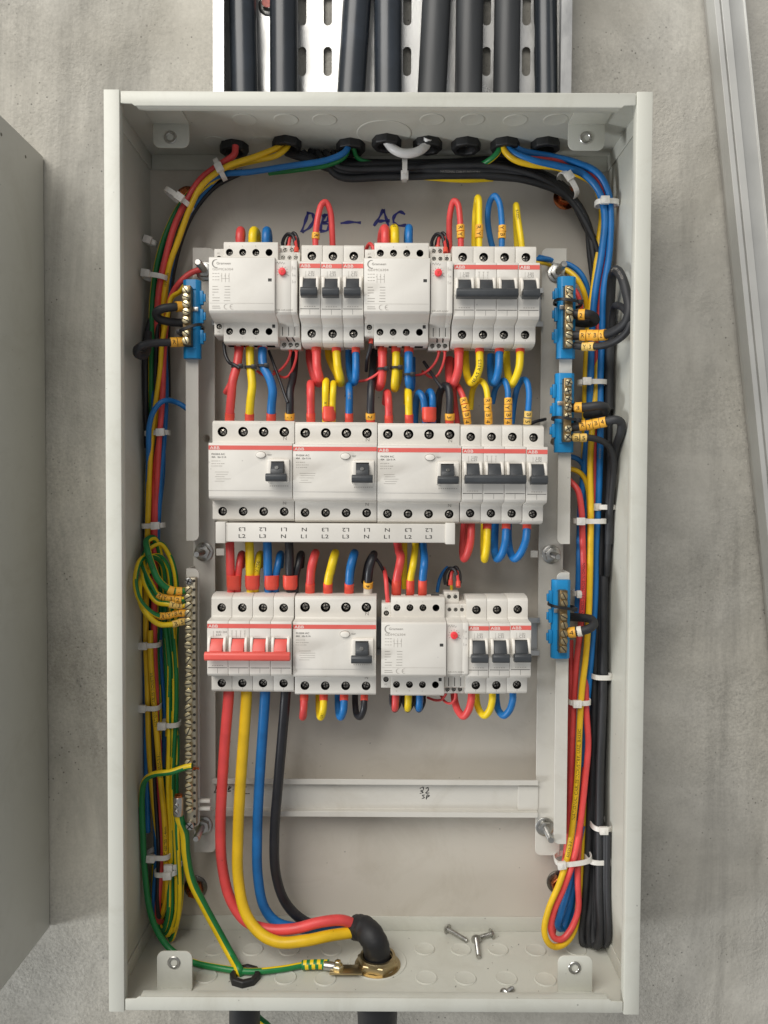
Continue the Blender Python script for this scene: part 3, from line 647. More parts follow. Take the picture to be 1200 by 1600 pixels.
# --- slim timer relay
TW = 18.4
TP = P2([(88, -33), (80, -42), (62, -44.5), (57, -44.2), (57, -38.2), (55, -37.4), (48, -37.0), (46, -36), (46, -26.5), (44.5, -25.2), (28, -21.4), (26, -19.5), (26, 22.2), (27, 23.2), (46, 24.6), (47, 25.4), (47, 35.0), (48, 35.8), (57, 36.4), (57.6, 37.2), (57.6, 44.0), (58.6, 44.8), (72, 45), (84, 40), (88, 33)])
TH = [(4.4, 40.6, 57.6, 1.75), (10.0, 40.6, 57.6, 1.75), (4.0, 31.0, 47, 1.7), (9.4, 31.0, 47, 1.7), (14.8, 31.0, 47, 1.7), (3.7, -40.6, 57, 1.85), (9.2, -40.6, 57, 1.85), (14.7, -40.6, 57, 1.85)]
TP2 = [p for p in TP if not (p[1] > 36 and p[1] < 44.9 and p[0] < D(70))]; TP2 = [(D(66), 37.4) if abs(p[1]-45) < .01 else p for p in TP2]
t0 = MB().prism_x(TP, .2, 13.2).prism_x(TP2, 13.24, TW-.2).mesh('body', ['device', 'hole'], bevel=.35)
tc_ = holes(TH, 8)
for k in range(3): tc_.box(3.4+k*5.2, 4.0+k*5.2, D(46)-2, D(46)+.8, -35, -27.5)
for k in range(2): tc_.prism_y([(6.2+k*5, -36.2), (7.4+k*5, -36.2), (8.4+k*5, -38.0), (7.2+k*5, -38.0)], D(44), D(60))
TBODY = cut(t0, tc_)
KN = MB(); pr = []
kn = [(2.9+(.22 if k % 2 else 0)) for k in range(24)]
KN.prism_y([(kn[k]*math.cos(2*math.pi*k/24), kn[k]*math.sin(2*math.pi*k/24)) for k in range(24)], -3.0, .2)
KNOB = KN.mesh('dial', 'knob', bevel=.3)
KX = MB().box(-1.7, 1.7, -3.25, -2.9, -.35, .35); KX.box(-.35, .35, -3.25, -2.9, -1.7, 1.7); KCROSS = KX.mesh('cross_slot', 'ferrule')
def timer(x, zc, label, group):
    t = thing('timer_relay', (x+JR.uniform(-.06, .06), RY+JR.uniform(-.25, .25), zc+JR.uniform(-.35, .35)), label, 'relay', group)
    o = link('body', TBODY, t); screws(o, TH, 1.0, SCRT); y = D(26)-.15; kx, kz = 6.2, 13.0
    d_ = link('dial', KNOB, t, (kx, D(26), kz)); link('cross_slot', KCROSS, d_, rot=(0, .5, 0))
    b = MB()
    for k in range(9):
        a = math.radians(-30+k*30); u = Vector((math.cos(a), 0, math.sin(a))); n_ = Vector((-u.z, 0, u.x)); c = Vector((kx, y, kz))
        r0, r1 = 3.7, 4.9 + (1.6 if k == 0 else 0)
        b.add([c+u*r0+n_*.15, c+u*r1+n_*.15, c+u*r1-n_*.15, c+u*r0-n_*.15], [(0, 1, 2, 3)])
    C = catmull([Vector((1.2+i*1.0, y, 20.2+[0, .9, -.6, 1.2, -.4, .9, -.7, .4][i])) for i in range(8)], 4)
    vs = []; fs = []
    for i, p in enumerate(C): vs += [p+Vector((0, 0, .22)), p-Vector((0, 0, .22))]
    for i in range(len(C)-1): fs.append((2*i, 2*i+1, 2*i+3, 2*i+2))
    b.add(vs, fs)
    for k, z in enumerate((15.2, 9.5, 4.0)):
        b.box(14.2, 14.4, y, y+.1, z, z+2.6); put_text(b, str(15+k), 15.0, z, y, 1.4)
    put_text(b, 'SVR-AVR A230V', 1.2, -18.6, y, 1.25, sx=1.08)
    put_text(b, 'L1', 2.6, 42.6, D(57.6)-.15, 1.3); put_text(b, 'L2', 8.4, 42.6, D(57.6)-.15, 1.3); put_text(b, 'N', 13.9, 33.2, D(47)-.15, 1.4)
    link('lettering', b.mesh('lettering', 'ink_grey', fix=False), t)
    b = MB()
    for k, s_ in enumerate(('18', '15', '16')): put_text(b, s_, 2.2+k*5.5, -43.7+.2, D(57)-.15, 1.15)
    link('lettering', b.mesh('lettering', 'window_dark', fix=False), t)
    return t
# ---------------------------------------------------------------- row 1
z1, z2, z3 = RZ[:3]
def X(px, py, Y): return at(px, py, Y).x
BK = 'breakers on the rails'
cA = X(326, 440, 23); contactor(cA, z1, 'white contactor at the left end of the top row', 'white contactors')
tA = X(429.5, 440, 26); timer(tA, z1, 'slim timer relay with red dial, left one of the top row', 'slim timer relays')
mA = X(467.5, 440, 28)
for i, s in enumerate(('left', 'middle', 'right')): mcb(mA+i*PW, z1, 1, f'{s} one of three single breakers between the two top row contactors', 'single pole breakers')
cB = mA+3*PW+.4; contactor(cB, z1, 'white contactor in the middle of the top row', 'white contactors')
tB = cB+CW+.4; timer(tB, z1, 'slim timer relay with red dial, right one of the top row', 'slim timer relays')
mB = X(709, 440, 28); mcb(mB, z1, 3, 'three pole breaker with long black toggle bar in the top row', 'three pole breakers', rating='C40')
mC = mB+3*PW+.2; mcb(mC, z1, 1, 'single breaker at the right end of the top row', 'single pole breakers')
# row 2
rA = X(325.5, 735, 29.4)
R2 = [rA, rA+RW+.25, rA+2*RW+.5]
for i, s in enumerate(('leftmost four pole residual current breaker in the middle row', 'second four pole residual current breaker from the left, middle row', 'third four pole residual current breaker from the left, middle row')): rccb(R2[i], z2+.7-i*.5, s, 'residual current breakers')
mD = rA+3*RW+.8; mcb(mD, z2-1.0, 3, 'three pole breaker with long black toggle bar in the middle row', 'three pole breakers', rating='C25')
mE = mD+3*PW+.3; mcb(mE, z2-1.0, 1, 'single breaker at the right end of the middle row', 'single pole breakers')
# row 3
mM = X(323.5, 1000, 28); mcb(mM, z3+.4, 4, 'four pole main switch with long red toggle bar', None, red=True)
rD = mM+4*PW+.6; rccb(rD, z3-.2, 'four pole residual current breaker beside the red main switch', 'residual current breakers')
cC = X(595.5, 1000, 23); contactor(cC, z3, 'white contactor in the bottom row', 'white contactors')
tC = cC+CW+.3; timer(tC, z3, 'slim timer relay with red dial in the bottom row', 'slim timer relays')
mF = X(731, 1000, 28)
for i, s in enumerate(('left', 'middle', 'right')): mcb(mF+i*PW, z3, 1, f'{s} one of three single breakers at the right end of the bottom row', 'single pole breakers')
# ---------------------------------------------------------------- comb busbar cover strip
YS = 37.0; a = at(337, 830, YS); c = at(711, 834, YS); sz1, sz0 = at(520, 818, YS).z, at(520, 847.5, YS).z
bb = thing('busbar_cover', (a.x, YS, (sz0+sz1)/2), 'long white busbar cover strip printed with phase letters under the middle row', 'busbar'); BO = (a.x, YS, (sz0+sz1)/2)
link('cover', MB().prism_x([(YS, sz0+.6), (YS+.6, sz0), (YS+14, sz0), (YS+14, sz1), (YS+.6, sz1), (YS, sz1-.6)], a.x+7, c.x-7).mesh('cover', 'device', bevel=.4, org=BO), bb)
for x0, x1 in ((a.x, a.x+8.4), (c.x-8.0, c.x)): link('end_cap', MB().box(x0, x1, YS-1.2, YS+15, sz0-1.1, sz1+1.0).mesh('end_cap', 'device', bevel=.6, org=BO), bb)
b = MB(); cols = ['32', '23', '1N', 'N1', '32', '23', '1N', 'N1', '32', '23']
for k, cd_ in enumerate(cols):
    xx = at(378+k*32.45, 832, YS).x; zz = (sz0+sz1)/2
    up = 'N' if cd_[0] == 'N' else 'L'+cd_[0]; lo = 'N' if cd_[1] == 'N' else 'L'+cd_[1]
    put_text(b, up, xx, zz+4.3, YS-.15, 3.1, 'CENTER', 1.45, rot=math.pi) ; put_text(b, lo, xx, zz-4.5, YS-.15, 3.1, 'CENTER', 1.45)
link('lettering', b.mesh('lettering', 'ink', fix=False, org=BO), bb)
# ================================================================ wires
WMAT = {'red': ['wire_red'], 'yellow': ['wire_yellow'], 'blue': ['wire_blue'], 'black': ['wire_black'], 'cable': ['cable_black'], 'amber': ['wire_amber'], 'white': ['wire_white'], 'gy': ['wire_green', 'wire_yellow'], 'yg': ['wire_yellow', 'wire_green']}
class Path:
    def __init__(s, C):
        s.C = C; s.s = [0.]
        for i in range(1, len(C)): s.s.append(s.s[-1]+(C[i]-C[i-1]).length)
        s.L = s.s[-1]
    def ev(s, t):
        t = max(0., min(s.L, t)); i = 0
        lo, hi = 0, len(s.s)-1
        while hi-lo > 1:
            m = (lo+hi)//2
            if s.s[m] <= t: lo = m
            else: hi = m
        d = s.s[hi]-s.s[lo] or 1e-6; f = (t-s.s[lo])/d
        return s.C[lo].lerp(s.C[hi], f), (s.C[hi]-s.C[lo]).normalized()
    def sub(s, a, b, n=8): return [s.ev(a+(b-a)*i/n)[0] for i in range(n+1)]
    def nearest(s, px, py):
        best = None
        for i in range(200):
            t = s.L*i/199; p = s.ev(t)[0]-CP; z = p.dot(CF); u = 600+FPX*p.dot(CR)/z; v = 800-FPX*p.dot(CU)/z
            q = (u-px)**2+(v-py)**2
            if best is None or q < best[0]: best = (q, t)
        return best[1]
def wrap_text(b, P, s0, txt, h, r, rev=False, sx=1., align='LEFT', tilt=0.):
    vs, fs = text_flat(txt, align); k = h/.69; out = []
    for vx, vy, _ in vs:
        u, v = vx*k*sx, (vy-.345)*k
        c, t = P.ev(s0+(-u if rev else u))
        if rev: t = -t
        n = (CP-c).normalized(); n = (n-t*n.dot(t)).normalized(); up = n.cross(t); a = v/r+tilt
        out.append(c+(up*math.sin(a)+n*math.cos(a))*(r+.12))
    b.add(out, fs)
LB, RB, KB, GB = 'wires tied in the left bundle', 'wires tied in the right bundle', 'black cables bundled at the right', 'green and yellow wires coiled at the left'
SUP = 'thick supply wires to the brass gland'
XLIM = BW/2-T-.6
def pt(p, r):
    px, py, Y = p[:3]; q = at(px, py, Y)
    while (abs(q.x) > XLIM-r or q.z < Z0+T+r+.6 or q.z > Z1-T-r*.3) and Y > -20: Y -= 1; q = at(px, py, Y)
    return q
def wire(name, col, r, pts, label, group=None, fs=0, fe=0, sf=.5, marks=None, text=None, stripe=None, fm='ferrule', cat=None, n=12, sub=6):
    """pts: (px, py, depth); fs / fe: red sleeve length (mm) at start / end; marks: (letters, px, py[, pale]) centre of the first sleeve, letters follow the path"""
    if group in (LB, RB, SUP) and col == 'yellow': col = 'amber'
    if group in (LB, RB, KB, GB): r *= .78
    if group in (LB, RB, KB, GB) and len(pts) > 8:
        jt = random.Random(label); pts = [p if i in (0, len(pts)-1) or len(p) > 3 else (p[0]+jt.uniform(-1.3, 1.3), p[1]+jt.uniform(-3, 3), p[2]+jt.uniform(-1.2, 1.2)) for i, p in enumerate(pts)]
    C = catmull([pt(p, r) if len(p) == 3 else at(*p[:3]) for p in pts], sub); P = Path(C); O = C[0].copy(); b = MB()
    st = None
    if col in ('gy', 'yg'): st = stripe or (random.random(), .004*random.choice((-1, 1)), .34)
    sweep(b, C, r, n, 0, st)
    o = link(name, b.mesh(name, WMAT[col], smooth=True, org=O, fix=False, angle=60), None, O, label, cat or ('cable' if name == 'cable' else 'wire'), group)
    for L, end in ((fs, 0), (fe, 1)):
        if L:
            bb_ = MB(); s0, s1 = (0, L) if not end else (P.L-L, P.L)
            sweep(bb_, P.sub(s0, s1, 6), r+sf, 14, 0); link('heat_shrink_sleeve', bb_.mesh('heat_shrink_sleeve', fm, smooth=True, org=O, fix=False), o)
    for mk in (marks or []):
        letters, px, py = mk[:3]; pale = 'marker_pale' if len(mk) > 3 and mk[3] == 'pale' else 'marker'; rev = len(mk) > 4 and mk[4]
        t0 = P.nearest(px, py); wd = 5.2; jr = random.Random(px*7+py)
        for i, chx in enumerate(letters):
            t = t0+(i*(wd+.5))*(-1 if rev else 1); bb_ = MB(); rr = r+.75+jr.uniform(0, .25)
            Cc = P.sub(t-wd/2, t+wd/2, 3); j = Vector((jr.uniform(-.3, .3), jr.uniform(-.3, .3), jr.uniform(-.3, .3)))
            sweep(bb_, [c+j for c in Cc], rr, 14, 0); sl = link('marker_sleeve', bb_.mesh('marker_sleeve', pale, smooth=True, org=O, fix=False), o)
            tb = MB(); PP = Path([c+j for c in P.sub(t-wd, t+wd, 6)]); wrap_text(tb, PP, wd, chx, 3.7, rr, rev, align='CENTER', tilt=jr.uniform(-.2, .2)); link('lettering', tb.mesh('lettering', 'ink', org=O, fix=False), sl)
    for tx in (text or []):
        s, px, py, h, rev = tx[:5]; tb = MB(); wrap_text(tb, P, P.nearest(px, py), s, h, r, rev, sx=tx[5] if len(tx) > 5 else 1.); link('lettering', tb.mesh('lettering', tx[6] if len(tx) > 6 else 'ink', org=O, fix=False), o)
    return o
def put(label_, col, r, pts, **k): return wire('cable' if col == 'cable' else 'wire', col, r, pts, label_, **k)
TL, T1, T2, T3, T4 = 'wires looping over the top row', 'wires under the top row', 'wires feeding the middle row', 'wires feeding the bottom row', 'wire tails under the bottom row'
R7, R5, R3 = 3.75, 2.6, 1.15
# --- loops above the top row
put('red wire looping over the top row contactor at the left', 'red', R7, [(375, 392, 55), (375, 368, 54), (376, 360.5, 60), (377, 366, 69), (374, 400, 78), (372, 430, 82)], group=TL)
put('yellow wire looping over the top row contactor at the left', 'yellow', R7, [(395, 392, 55), (395, 368, 54), (397, 360.5, 60), (401, 367, 69), (400, 400, 78), (400, 430, 82)], group=TL)
put('blue wire looping over the top row contactor at the left', 'blue', R7, [(416, 392, 55), (416, 368, 54), (417, 360.5, 60), (419, 367, 69), (420, 400, 78), (420, 430, 82)], group=TL)
put('red wire arching over the three single breakers of the top row', 'red', R5, [(493, 392, 58), (493, 370, 58), (497, 338, 58), (503, 319, 60), (509, 316, 61), (516, 330, 63), (519, 365, 65), (520, 395, 68)], group=TL, marks=[('R', 493, 368, 'marker', True)])
put('red wire looping over the middle contactor of the top row', 'red', R7, [(602, 392, 55), (602, 368, 54), (601, 357, 60), (597, 366, 69), (595, 400, 78), (595, 430, 82)], group=TL)
put('yellow printed wire looping over the middle contactor of the top row', 'yellow', R7, [(617, 392, 55), (617, 368, 54), (616, 356.5, 60), (614, 366, 69), (613, 400, 78), (613, 430, 82)], group=TL, text=[('HEAT', 618, 360, 2.6, False)])
put('blue wire looping over the middle contactor of the top row', 'blue', R7-.4, [(639, 392, 55), (639, 368, 54), (639, 356, 60), (637, 366, 69), (637, 400, 78), (637, 430, 82)], group=TL)
put('thin red wire bending over the coil terminal of the middle contactor', 'red', 1.6, [(584, 400, 50), (583, 388, 50), (578, 381, 54), (573, 388, 60), (572, 405, 70)], group=TL)
put('red wire with letter sleeves arching over the top row three pole breaker', 'red', R5, [(703, 395, 70), (702, 372, 68), (703, 335, 64), (709, 314, 61), (715, 318, 59), (719, 345, 57), (720, 380, 57), (720, 392, 57)], group=TL, marks=[('RY', 719.5, 357)])
put('yellow wire with letter sleeves arching over the top row three pole breaker', 'yellow', R5, [(741, 395, 74), (741, 370, 72), (743, 330, 67), (746, 309, 62), (748.5, 312, 58), (749, 345, 57), (749, 392, 57)], group=TL, marks=[('RY', 749, 357)])
put('blue wire with letter sleeves arching over the top row three pole breaker', 'blue', R5, [(772, 395, 76), (766, 372, 74), (762, 340, 68), (766, 314, 63), (773, 306, 60), (780, 316, 58), (784, 345, 57), (784, 392, 57)], group=TL, marks=[('YB', 784, 357)])
put('yellow printed wire standing over the last breaker of the top row', 'yellow', R5, [(816, 392, 57), (814, 372, 57), (810, 345, 59), (807, 323, 62), (806, 321, 66), (806, 350, 74), (808, 390, 80)], group=TL, text=[('BASEC', 808, 330, 2.2, True)])
def tangle(px, py, who, k):                               # little loops on the timer relays
    put(f'thin black wire looping over the {who}', 'black', 1.5, [(px-10, py+26, 72), (px-11, py+12, 70), (px-4, py+1, 66), (px+4, py+3, 63), (px+8, py+14, 61), (px+9, py+26, 61)], group=TL)
    put(f'rear thin black wire of the loop over the {who}', 'black', 1.4, [(px-6, py+28, 78), (px-2, py+8, 74), (px+6, py-1, 70), (px+12, py+8, 68), (px+13, py+24, 64)], group=TL)
    put(f'short thin red wire in the {who}', 'red', 1.4, [(px-2, py+27, 63), (px-1.5, py+18, 63), (px, py+8, 66), (px+4, py+4, 74)], group=TL, fs=4.5, sf=.8)
    put(f'short sleeved red wire entering the {who}', 'red', 1.3, [(px+10, py+30, 52), (px+10, py+21, 55), (px+9, py+14, 60), (px+8, py+6, 66)], group=TL, fs=5, sf=.8)
tangle(453, 365, 'left timer relay of the top row', 0); tangle(686, 365, 'right timer relay of the top row', 1)
# --- under the top row, contactor at the left
put('red wire with black tie running down from the left contactor', 'red', R7, [(374, 536, 60), (373, 550, 56), (370, 572, 53), (363.5, 596, 50), (361.5, 618, 50), (359.5, 640, 52), (358.5, 668, 58)], group=T1, fs=6, fe=13)
put('yellow wire with black tie running down from the left contactor', 'yellow', R7-.2, [(390.5, 536, 60), (390.5, 550, 56), (391.5, 575, 53), (394, 602, 50), (391.5, 625, 50), (390, 645, 52), (390, 668, 58)], group=T1, fs=6, fe=13)
put('blue wire bending right as it runs down from the left contactor', 'blue', R7, [(411, 536, 60), (410, 552, 56), (411.5, 572, 53), (421.5, 592, 50), (426, 610, 50), (424.5, 632, 51), (423, 668, 58)], group=T1, fs=6, fe=13)
put('black wire with number 1 sleeve feeding the leftmost middle row breaker', 'black', R7-.4, [(461, 545, 82), (460, 570, 74), (457.5, 592, 62), (453, 612, 54), (453, 632, 52), (452.5, 668, 58)], group=T2, fe=11, marks=[('1', 452.5, 650)])
put('red stub beside the tied red wire under the left contactor', 'red', R5, [(366, 585, 62), (361, 598, 58), (356, 608, 58), (353, 613, 62)], group=T1)
for i, (who, dx, px2) in enumerate((('left', 0, 0), ('right', 232, 0))):
    put(f'thin red wire dropping from the leftmost lower terminal of the {who} top timer', 'red', R3, [(454+dx, 541, 62), (453+dx, 555, 60), (445+dx, 571, 62), (429+dx, 584, 68), (412+dx, 586, 74), (402+dx, 580, 80)], group=T1, fs=5, sf=.7)
    put(f'thin red wire dropping from the middle lower terminal of the {who} top timer', 'red', R3, [(462+dx, 541, 62), (463+dx, 556, 60), (458+dx, 575, 62), (450+dx, 588, 66), (440+dx, 589, 72), (428+dx, 580, 80)], group=T1, fs=5, sf=.7)
put('thin black control wire from the coil terminal of the left contactor', 'black', 1.5, [(350, 535, 58), (352, 553, 56), (358, 566, 53), (366, 570, 49), (374, 575, 48)], group=T1)
put('thin black wire slanting down right of the left contactor', 'black', 1.3, [(420, 548, 66), (428, 570, 62), (438, 597, 56), (446, 620, 50), (450, 629, 48)], group=T1)
put('thin black control wire from the coil terminal of the middle contactor', 'black', 1.5, [(580, 528, 52), (578, 545, 52), (574, 560, 56), (572, 580, 66)], group=T1, fs=5, fm='ferrule')
put('thin black wire slanting down to the arching black wire', 'black', 1.4, [(662, 565, 72), (672, 580, 66), (682, 595, 58), (691, 607, 52)], group=T1)
put('thin red wire curving out behind the number 2 black wire', 'red', R3, [(560, 596, 70), (572, 594, 60), (584, 588, 54), (596, 578, 52), (600, 566, 56)], group=T1)
# singles
put('red wire bending back under the first single breaker of the top row', 'red', R7, [(494, 536, 60), (494.5, 555, 56), (495.5, 575, 53), (499, 590, 55), (498, 599, 64), (491, 588, 74), (484, 560, 80), (484, 545, 83)], group=T1, fs=9)
put('red wire rising from the second middle row breaker', 'red', R7-.3, [(486, 668, 58), (485.5, 645, 53), (485.5, 615, 51), (485.5, 602, 56), (485, 600, 66), (484, 615, 78)], group=T2, fs=13)
put('yellow wire bending back under the second single breaker of the top row', 'yellow', R7-.2, [(525.5, 536, 60), (526, 556, 56), (528, 575, 53), (532, 592, 56), (532, 599, 64), (527, 585, 74), (515, 560, 81), (513, 545, 84)], group=T1, fs=9)
b_ = [(508.5, 668, 58), (508.5, 640, 52), (508.5, 608, 50), (509, 597, 55), (510, 596, 66), (511, 612, 78)]
put('left yellow wire of the pair sharing one red sleeve', 'yellow', R5+.3, b_, group=T2, text=[('5 X', 507, 636, 2.2, False)])
put('right yellow wire of the pair sharing one red sleeve', 'yellow', R5+.2, [(519.5, 668, 58), (519.5, 640, 52), (520.5, 612, 50), (521, 601, 55), (521, 600, 66), (521, 615, 78)], group=T2)
put('blue wire bending back under the third single breaker of the top row', 'blue', R7-.6, [(556, 536, 60), (556, 558, 56), (556, 580, 53), (555.5, 593, 56), (552, 598, 64), (547, 585, 74), (545, 560, 80), (545, 545, 84)], group=T1, fs=10)
put('blue printed wire rising from the second middle row breaker', 'blue', R7-.6, [(545.5, 668, 58), (545.5, 645, 53), (546, 620, 52), (545.5, 607, 56), (545, 602, 66), (545, 618, 78)], group=T2, fs=13, text=[('2-31', 547, 625, 2.4, False, 1., 'ink_grey')])
put('black wire with number 2 sleeve feeding the second middle row breaker', 'black', R7-.4, [(584, 548, 82), (583, 570, 74), (581, 592, 60), (579.5, 615, 53), (579, 640, 53), (579, 668, 58)], group=T2, fe=11, marks=[('2', 579, 650)])
# middle contactor
put('red wire with black tie bending back under the middle contactor', 'red', R7, [(597, 538, 60), (597.5, 553, 56), (597.5, 578, 53), (596, 597, 56), (592, 605, 64), (588, 590, 74), (588, 560, 82)], group=T1, fs=9)
put('yellow wire with black tie bending back under the middle contactor', 'yellow', R7-.2, [(618, 538, 60), (619, 555, 56), (618.5, 580, 53), (617, 600, 56), (617, 607, 64), (622, 592, 74), (624, 560, 82)], group=T1, fs=9)
put('blue wire with black tie bending back under the middle contactor', 'blue', R7, [(638.5, 538, 60), (638.5, 555, 56), (638.5, 580, 53), (639.5, 598, 56), (642, 606, 64), (643, 592, 74), (643, 560, 82)], group=T1, fs=9)
put('red wire rising from the third middle row breaker', 'red', R7-.5, [(607.5, 670, 58), (607.5, 645, 53), (607, 628, 52), (606, 616, 58), (604, 614, 68), (602, 630, 80)], group=T2, fs=12)
put('yellow wire rising from the third middle row breaker', 'yellow', R7-.5, [(639.5, 670, 58), (639, 645, 53), (638.5, 625, 52), (638, 613, 58), (637, 611, 68), (636, 630, 80)], group=T2, fs=13)
put('left blue wire of the pair arching into the third middle row breaker', 'blue', R5+.4, [(665, 668, 58), (664, 640, 54), (660, 620, 54), (655, 614, 58), (651, 622, 66), (649, 645, 76), (648, 665, 82)], group=T2)
put('right blue wire of the pair arching into the third middle row breaker', 'blue', R5+.4, [(676, 668, 58), (676, 640, 54), (675.5, 620, 54), (672, 612, 60), (668, 618, 70), (666, 640, 80)], group=T2)
put('black wire with number 3 sleeve arching into the third middle row breaker', 'black', R7-.4, [(682, 668, 82), (684, 640, 78), (687, 615, 70), (694, 603, 62), (700, 605, 57), (703, 622, 54), (702.5, 645, 54), (702, 670, 58)], group=T2, fe=11, marks=[('3', 702, 651)])
def double_sleeve(label, px, pa, pb, w_, Y):               # one wide red sleeve over two wires
    A = at(px, pa, Y); B = at(px, pb, Y+2); b = MB(); vs = []; n = 20; prof = [(1.02, 0), (1.0, .3), (1.0, .75), (.86, .97), (.8, 1.0)]
    for k, t in prof:
        c = A.lerp(B, t)
        for i in range(n):
            a = 2*math.pi*i/n; vs.append((c.x+w_*k*math.copysign(abs(math.cos(a))**.75, math.cos(a)), c.y+5.4*k*math.sin(a), c.z))
    fs = [(j*n+i, j*n+(i+1) % n, (j+1)*n+(i+1) % n, (j+1)*n+i) for j in range(len(prof)-1) for i in range(n)]+[tuple(range(n)), tuple((len(prof)-1)*n+i for i in range(n))]
    b.add(vs, fs); link('heat_shrink_sleeve', b.mesh('heat_shrink_sleeve', 'ferrule', smooth=True, org=A), None, A, label, 'sleeve', 'wide red sleeves over wire pairs')
double_sleeve('wide red sleeve over two yellow wires above the middle row', 514, 636, 659, 6.0, 53)
double_sleeve('wide red sleeve over two blue wires above the middle row', 670.5, 637, 660, 6.2, 53)
# three pole breaker, top row, lower side
put('red wire bending back under the top row three pole breaker', 'red', R7, [(717, 538, 60), (717, 558, 55), (716, 577, 53), (711, 595, 56), (706, 602, 64), (702, 588, 74), (702, 560, 82)], group=T1, fs=9)
put('yellow printed wire curling back under the top row three pole breaker', 'yellow', R7-.4, [(749, 538, 60), (749.5, 558, 55), (749, 575, 52), (743, 591, 54), (736, 598, 60), (731, 590, 68), (728, 570, 77), (727, 545, 84)], group=T1, fs=9, text=[('HEAT RESIS', 740, 596, 2.6, True)])
put('blue wire bending back under the top row three pole breaker', 'blue', R7-.3, [(780.5, 538, 60), (780, 558, 55), (779, 577, 53), (775, 594, 56), (770, 598, 64), (767, 585, 74), (767, 555, 82)], group=T1, fs=9)
put('yellow wire bending back under the last top row breaker', 'yellow', R7-.4, [(812.5, 538, 60), (812.5, 558, 55), (811, 575, 53), (805, 592, 55), (799, 601, 61), (795, 590, 70), (792, 570, 78), (791, 545, 84)], group=T1, fs=9)
put('red wire with letter sleeves feeding the middle row three pole breaker', 'red', R5, [(704, 590, 80), (710, 598, 70), (717, 606, 62), (724, 622, 56), (727.5, 640, 54), (730, 655, 55), (732, 668, 58)], group=T2, marks=[('RYB4', 726, 627)])
put('yellow wire with letter sleeves feeding the middle row three pole breaker', 'yellow', R5, [(735, 640, 82), (738, 612, 78), (744, 599, 70), (752, 595, 62), (759, 605, 57), (762, 622, 54), (763, 645, 54), (763, 668, 58)], group=T2, marks=[('RYB4', 762, 627)])
put('blue wire with letter sleeves feeding the middle row three pole breaker', 'blue', R5, [(769, 630, 82), (774, 608, 76), (782, 597, 66), (788, 595, 60), (793, 607, 56), (794, 625, 54), (794, 645, 54), (794, 668, 58)], group=T2, marks=[('RYB4', 794, 627)])
put('blue wire with B5 sleeves feeding the last middle row breaker', 'blue', R5, [(800, 662, 84), (803, 632, 80), (809, 605, 72), (817, 593, 64), (823, 596, 59), (826.5, 612, 56), (825.5, 640, 55), (824, 668, 58)], group=T2, marks=[('B5', 824.5, 647, 'pale')])
put('dark red wire standing behind the letter sleeves above the middle row', 'red', R5, [(711, 560, 88), (709, 610, 86), (712, 640, 85), (716, 670, 86)], group=T2)
put('thin black lead poking out right of the last middle row breaker', 'black', 1.5, [(826, 664, 82), (836, 659, 82), (848, 656, 84), (852, 655, 88)], group=T2)
# --- under the middle row
put('red wire curling back under the middle row three pole breaker', 'red', R7-.4, [(736, 812, 60), (736, 830, 56), (734.5, 850, 54), (729, 868, 57), (725, 873, 63), (723, 864, 70), (724, 840, 77), (726, 812, 83)], group=T1)
put('yellow wire curling back under the middle row three pole breaker', 'yellow', R7-.5, [(761, 812, 60), (761, 832, 56), (760.5, 853, 54), (758, 870, 57), (757, 874, 64), (756, 862, 72), (756, 838, 79), (757, 812, 84)], group=T1, fs=9)
put('left blue wire curling back under the middle row breakers', 'blue', R7-.4, [(791, 812, 60), (790.5, 832, 56), (789, 850, 54), (783, 868, 57), (776.5, 873, 63), (773, 862, 70), (773, 840, 78), (774, 815, 84)], group=T1, fs=9)
put('right blue wire curling back under the middle row end breaker', 'blue', R7-.4, [(823.5, 812, 60), (823, 830, 56), (821, 846, 54), (813, 865, 56), (804, 873, 61), (797, 862, 68), (794, 840, 76), (794, 815, 84)], group=T1, fs=9)
# --- bottom row, upper side: main switch
for col, x, nm, sx, ex in (('red', 359.5, 'red', 375.5, 371), ('yellow', 390, 'yellow', 404, 399), ('blue', 418, 'blue', 436, 430), ('black', 452, 'black', 468, 461)):
    put(f'straight {nm} wire from the busbar cover down to the main switch', col, R7, [(x-1, 838, 60), (x, 860, 57), (x+.5, 890, 55), (x+2, 925, 60)], group=T3)
    put(f'{nm} wire curling beside the straight one into the main switch', col, R7-.6, [(ex, 925, 61), (ex+1, 900, 58), (sx-1, 880, 59), (sx+1, 868, 64), (sx+3, 866, 72), (sx+2, 885, 82)], group=T3, text=[('V 750', 398, 893, 2.6, False)] if col == 'yellow' else None)
for px, nm in ((365.5, 'red'), (394.5, 'yellow'), (424.5, 'blue'), (453.5, 'black')): double_sleeve(f'wide red sleeve over the {nm} wire pair of the main switch', px, 899, 921, 6.4, 56)
for col, a, t, nm, e in (('red', 484.5, 491, 'red', 0), ('yellow', 512.5, 522, 'yellow', 0), ('blue', 545.5, 552, 'blue', 0)):
    put(f'{nm} wire rising from the bottom row residual current breaker', col, R7, [(a-.5, 930, 62), (a+.5, 907, 57), (t-4, 885, 55), (t, 870, 58), (t+2, 864, 65), (t, 872, 74), (t-5, 895, 82)], group=T3, fs=12)
put('black wire with number 4 sleeve above the bottom row residual current breaker', 'black', R7-.3, [(574.5, 930, 62), (575.5, 907, 57), (578, 885, 55), (583, 870, 58), (584, 866, 66), (576, 880, 74), (570, 910, 84)], group=T3, fs=13, fm='ferrule_white', marks=[('4', 575.5, 913)])
put('thin black wire from the number 4 black wire to the contactor', 'black', 1.4, [(585, 870, 60), (594, 882, 62), (602, 898, 66), (612, 912, 72), (618, 922, 80)], group=T3)
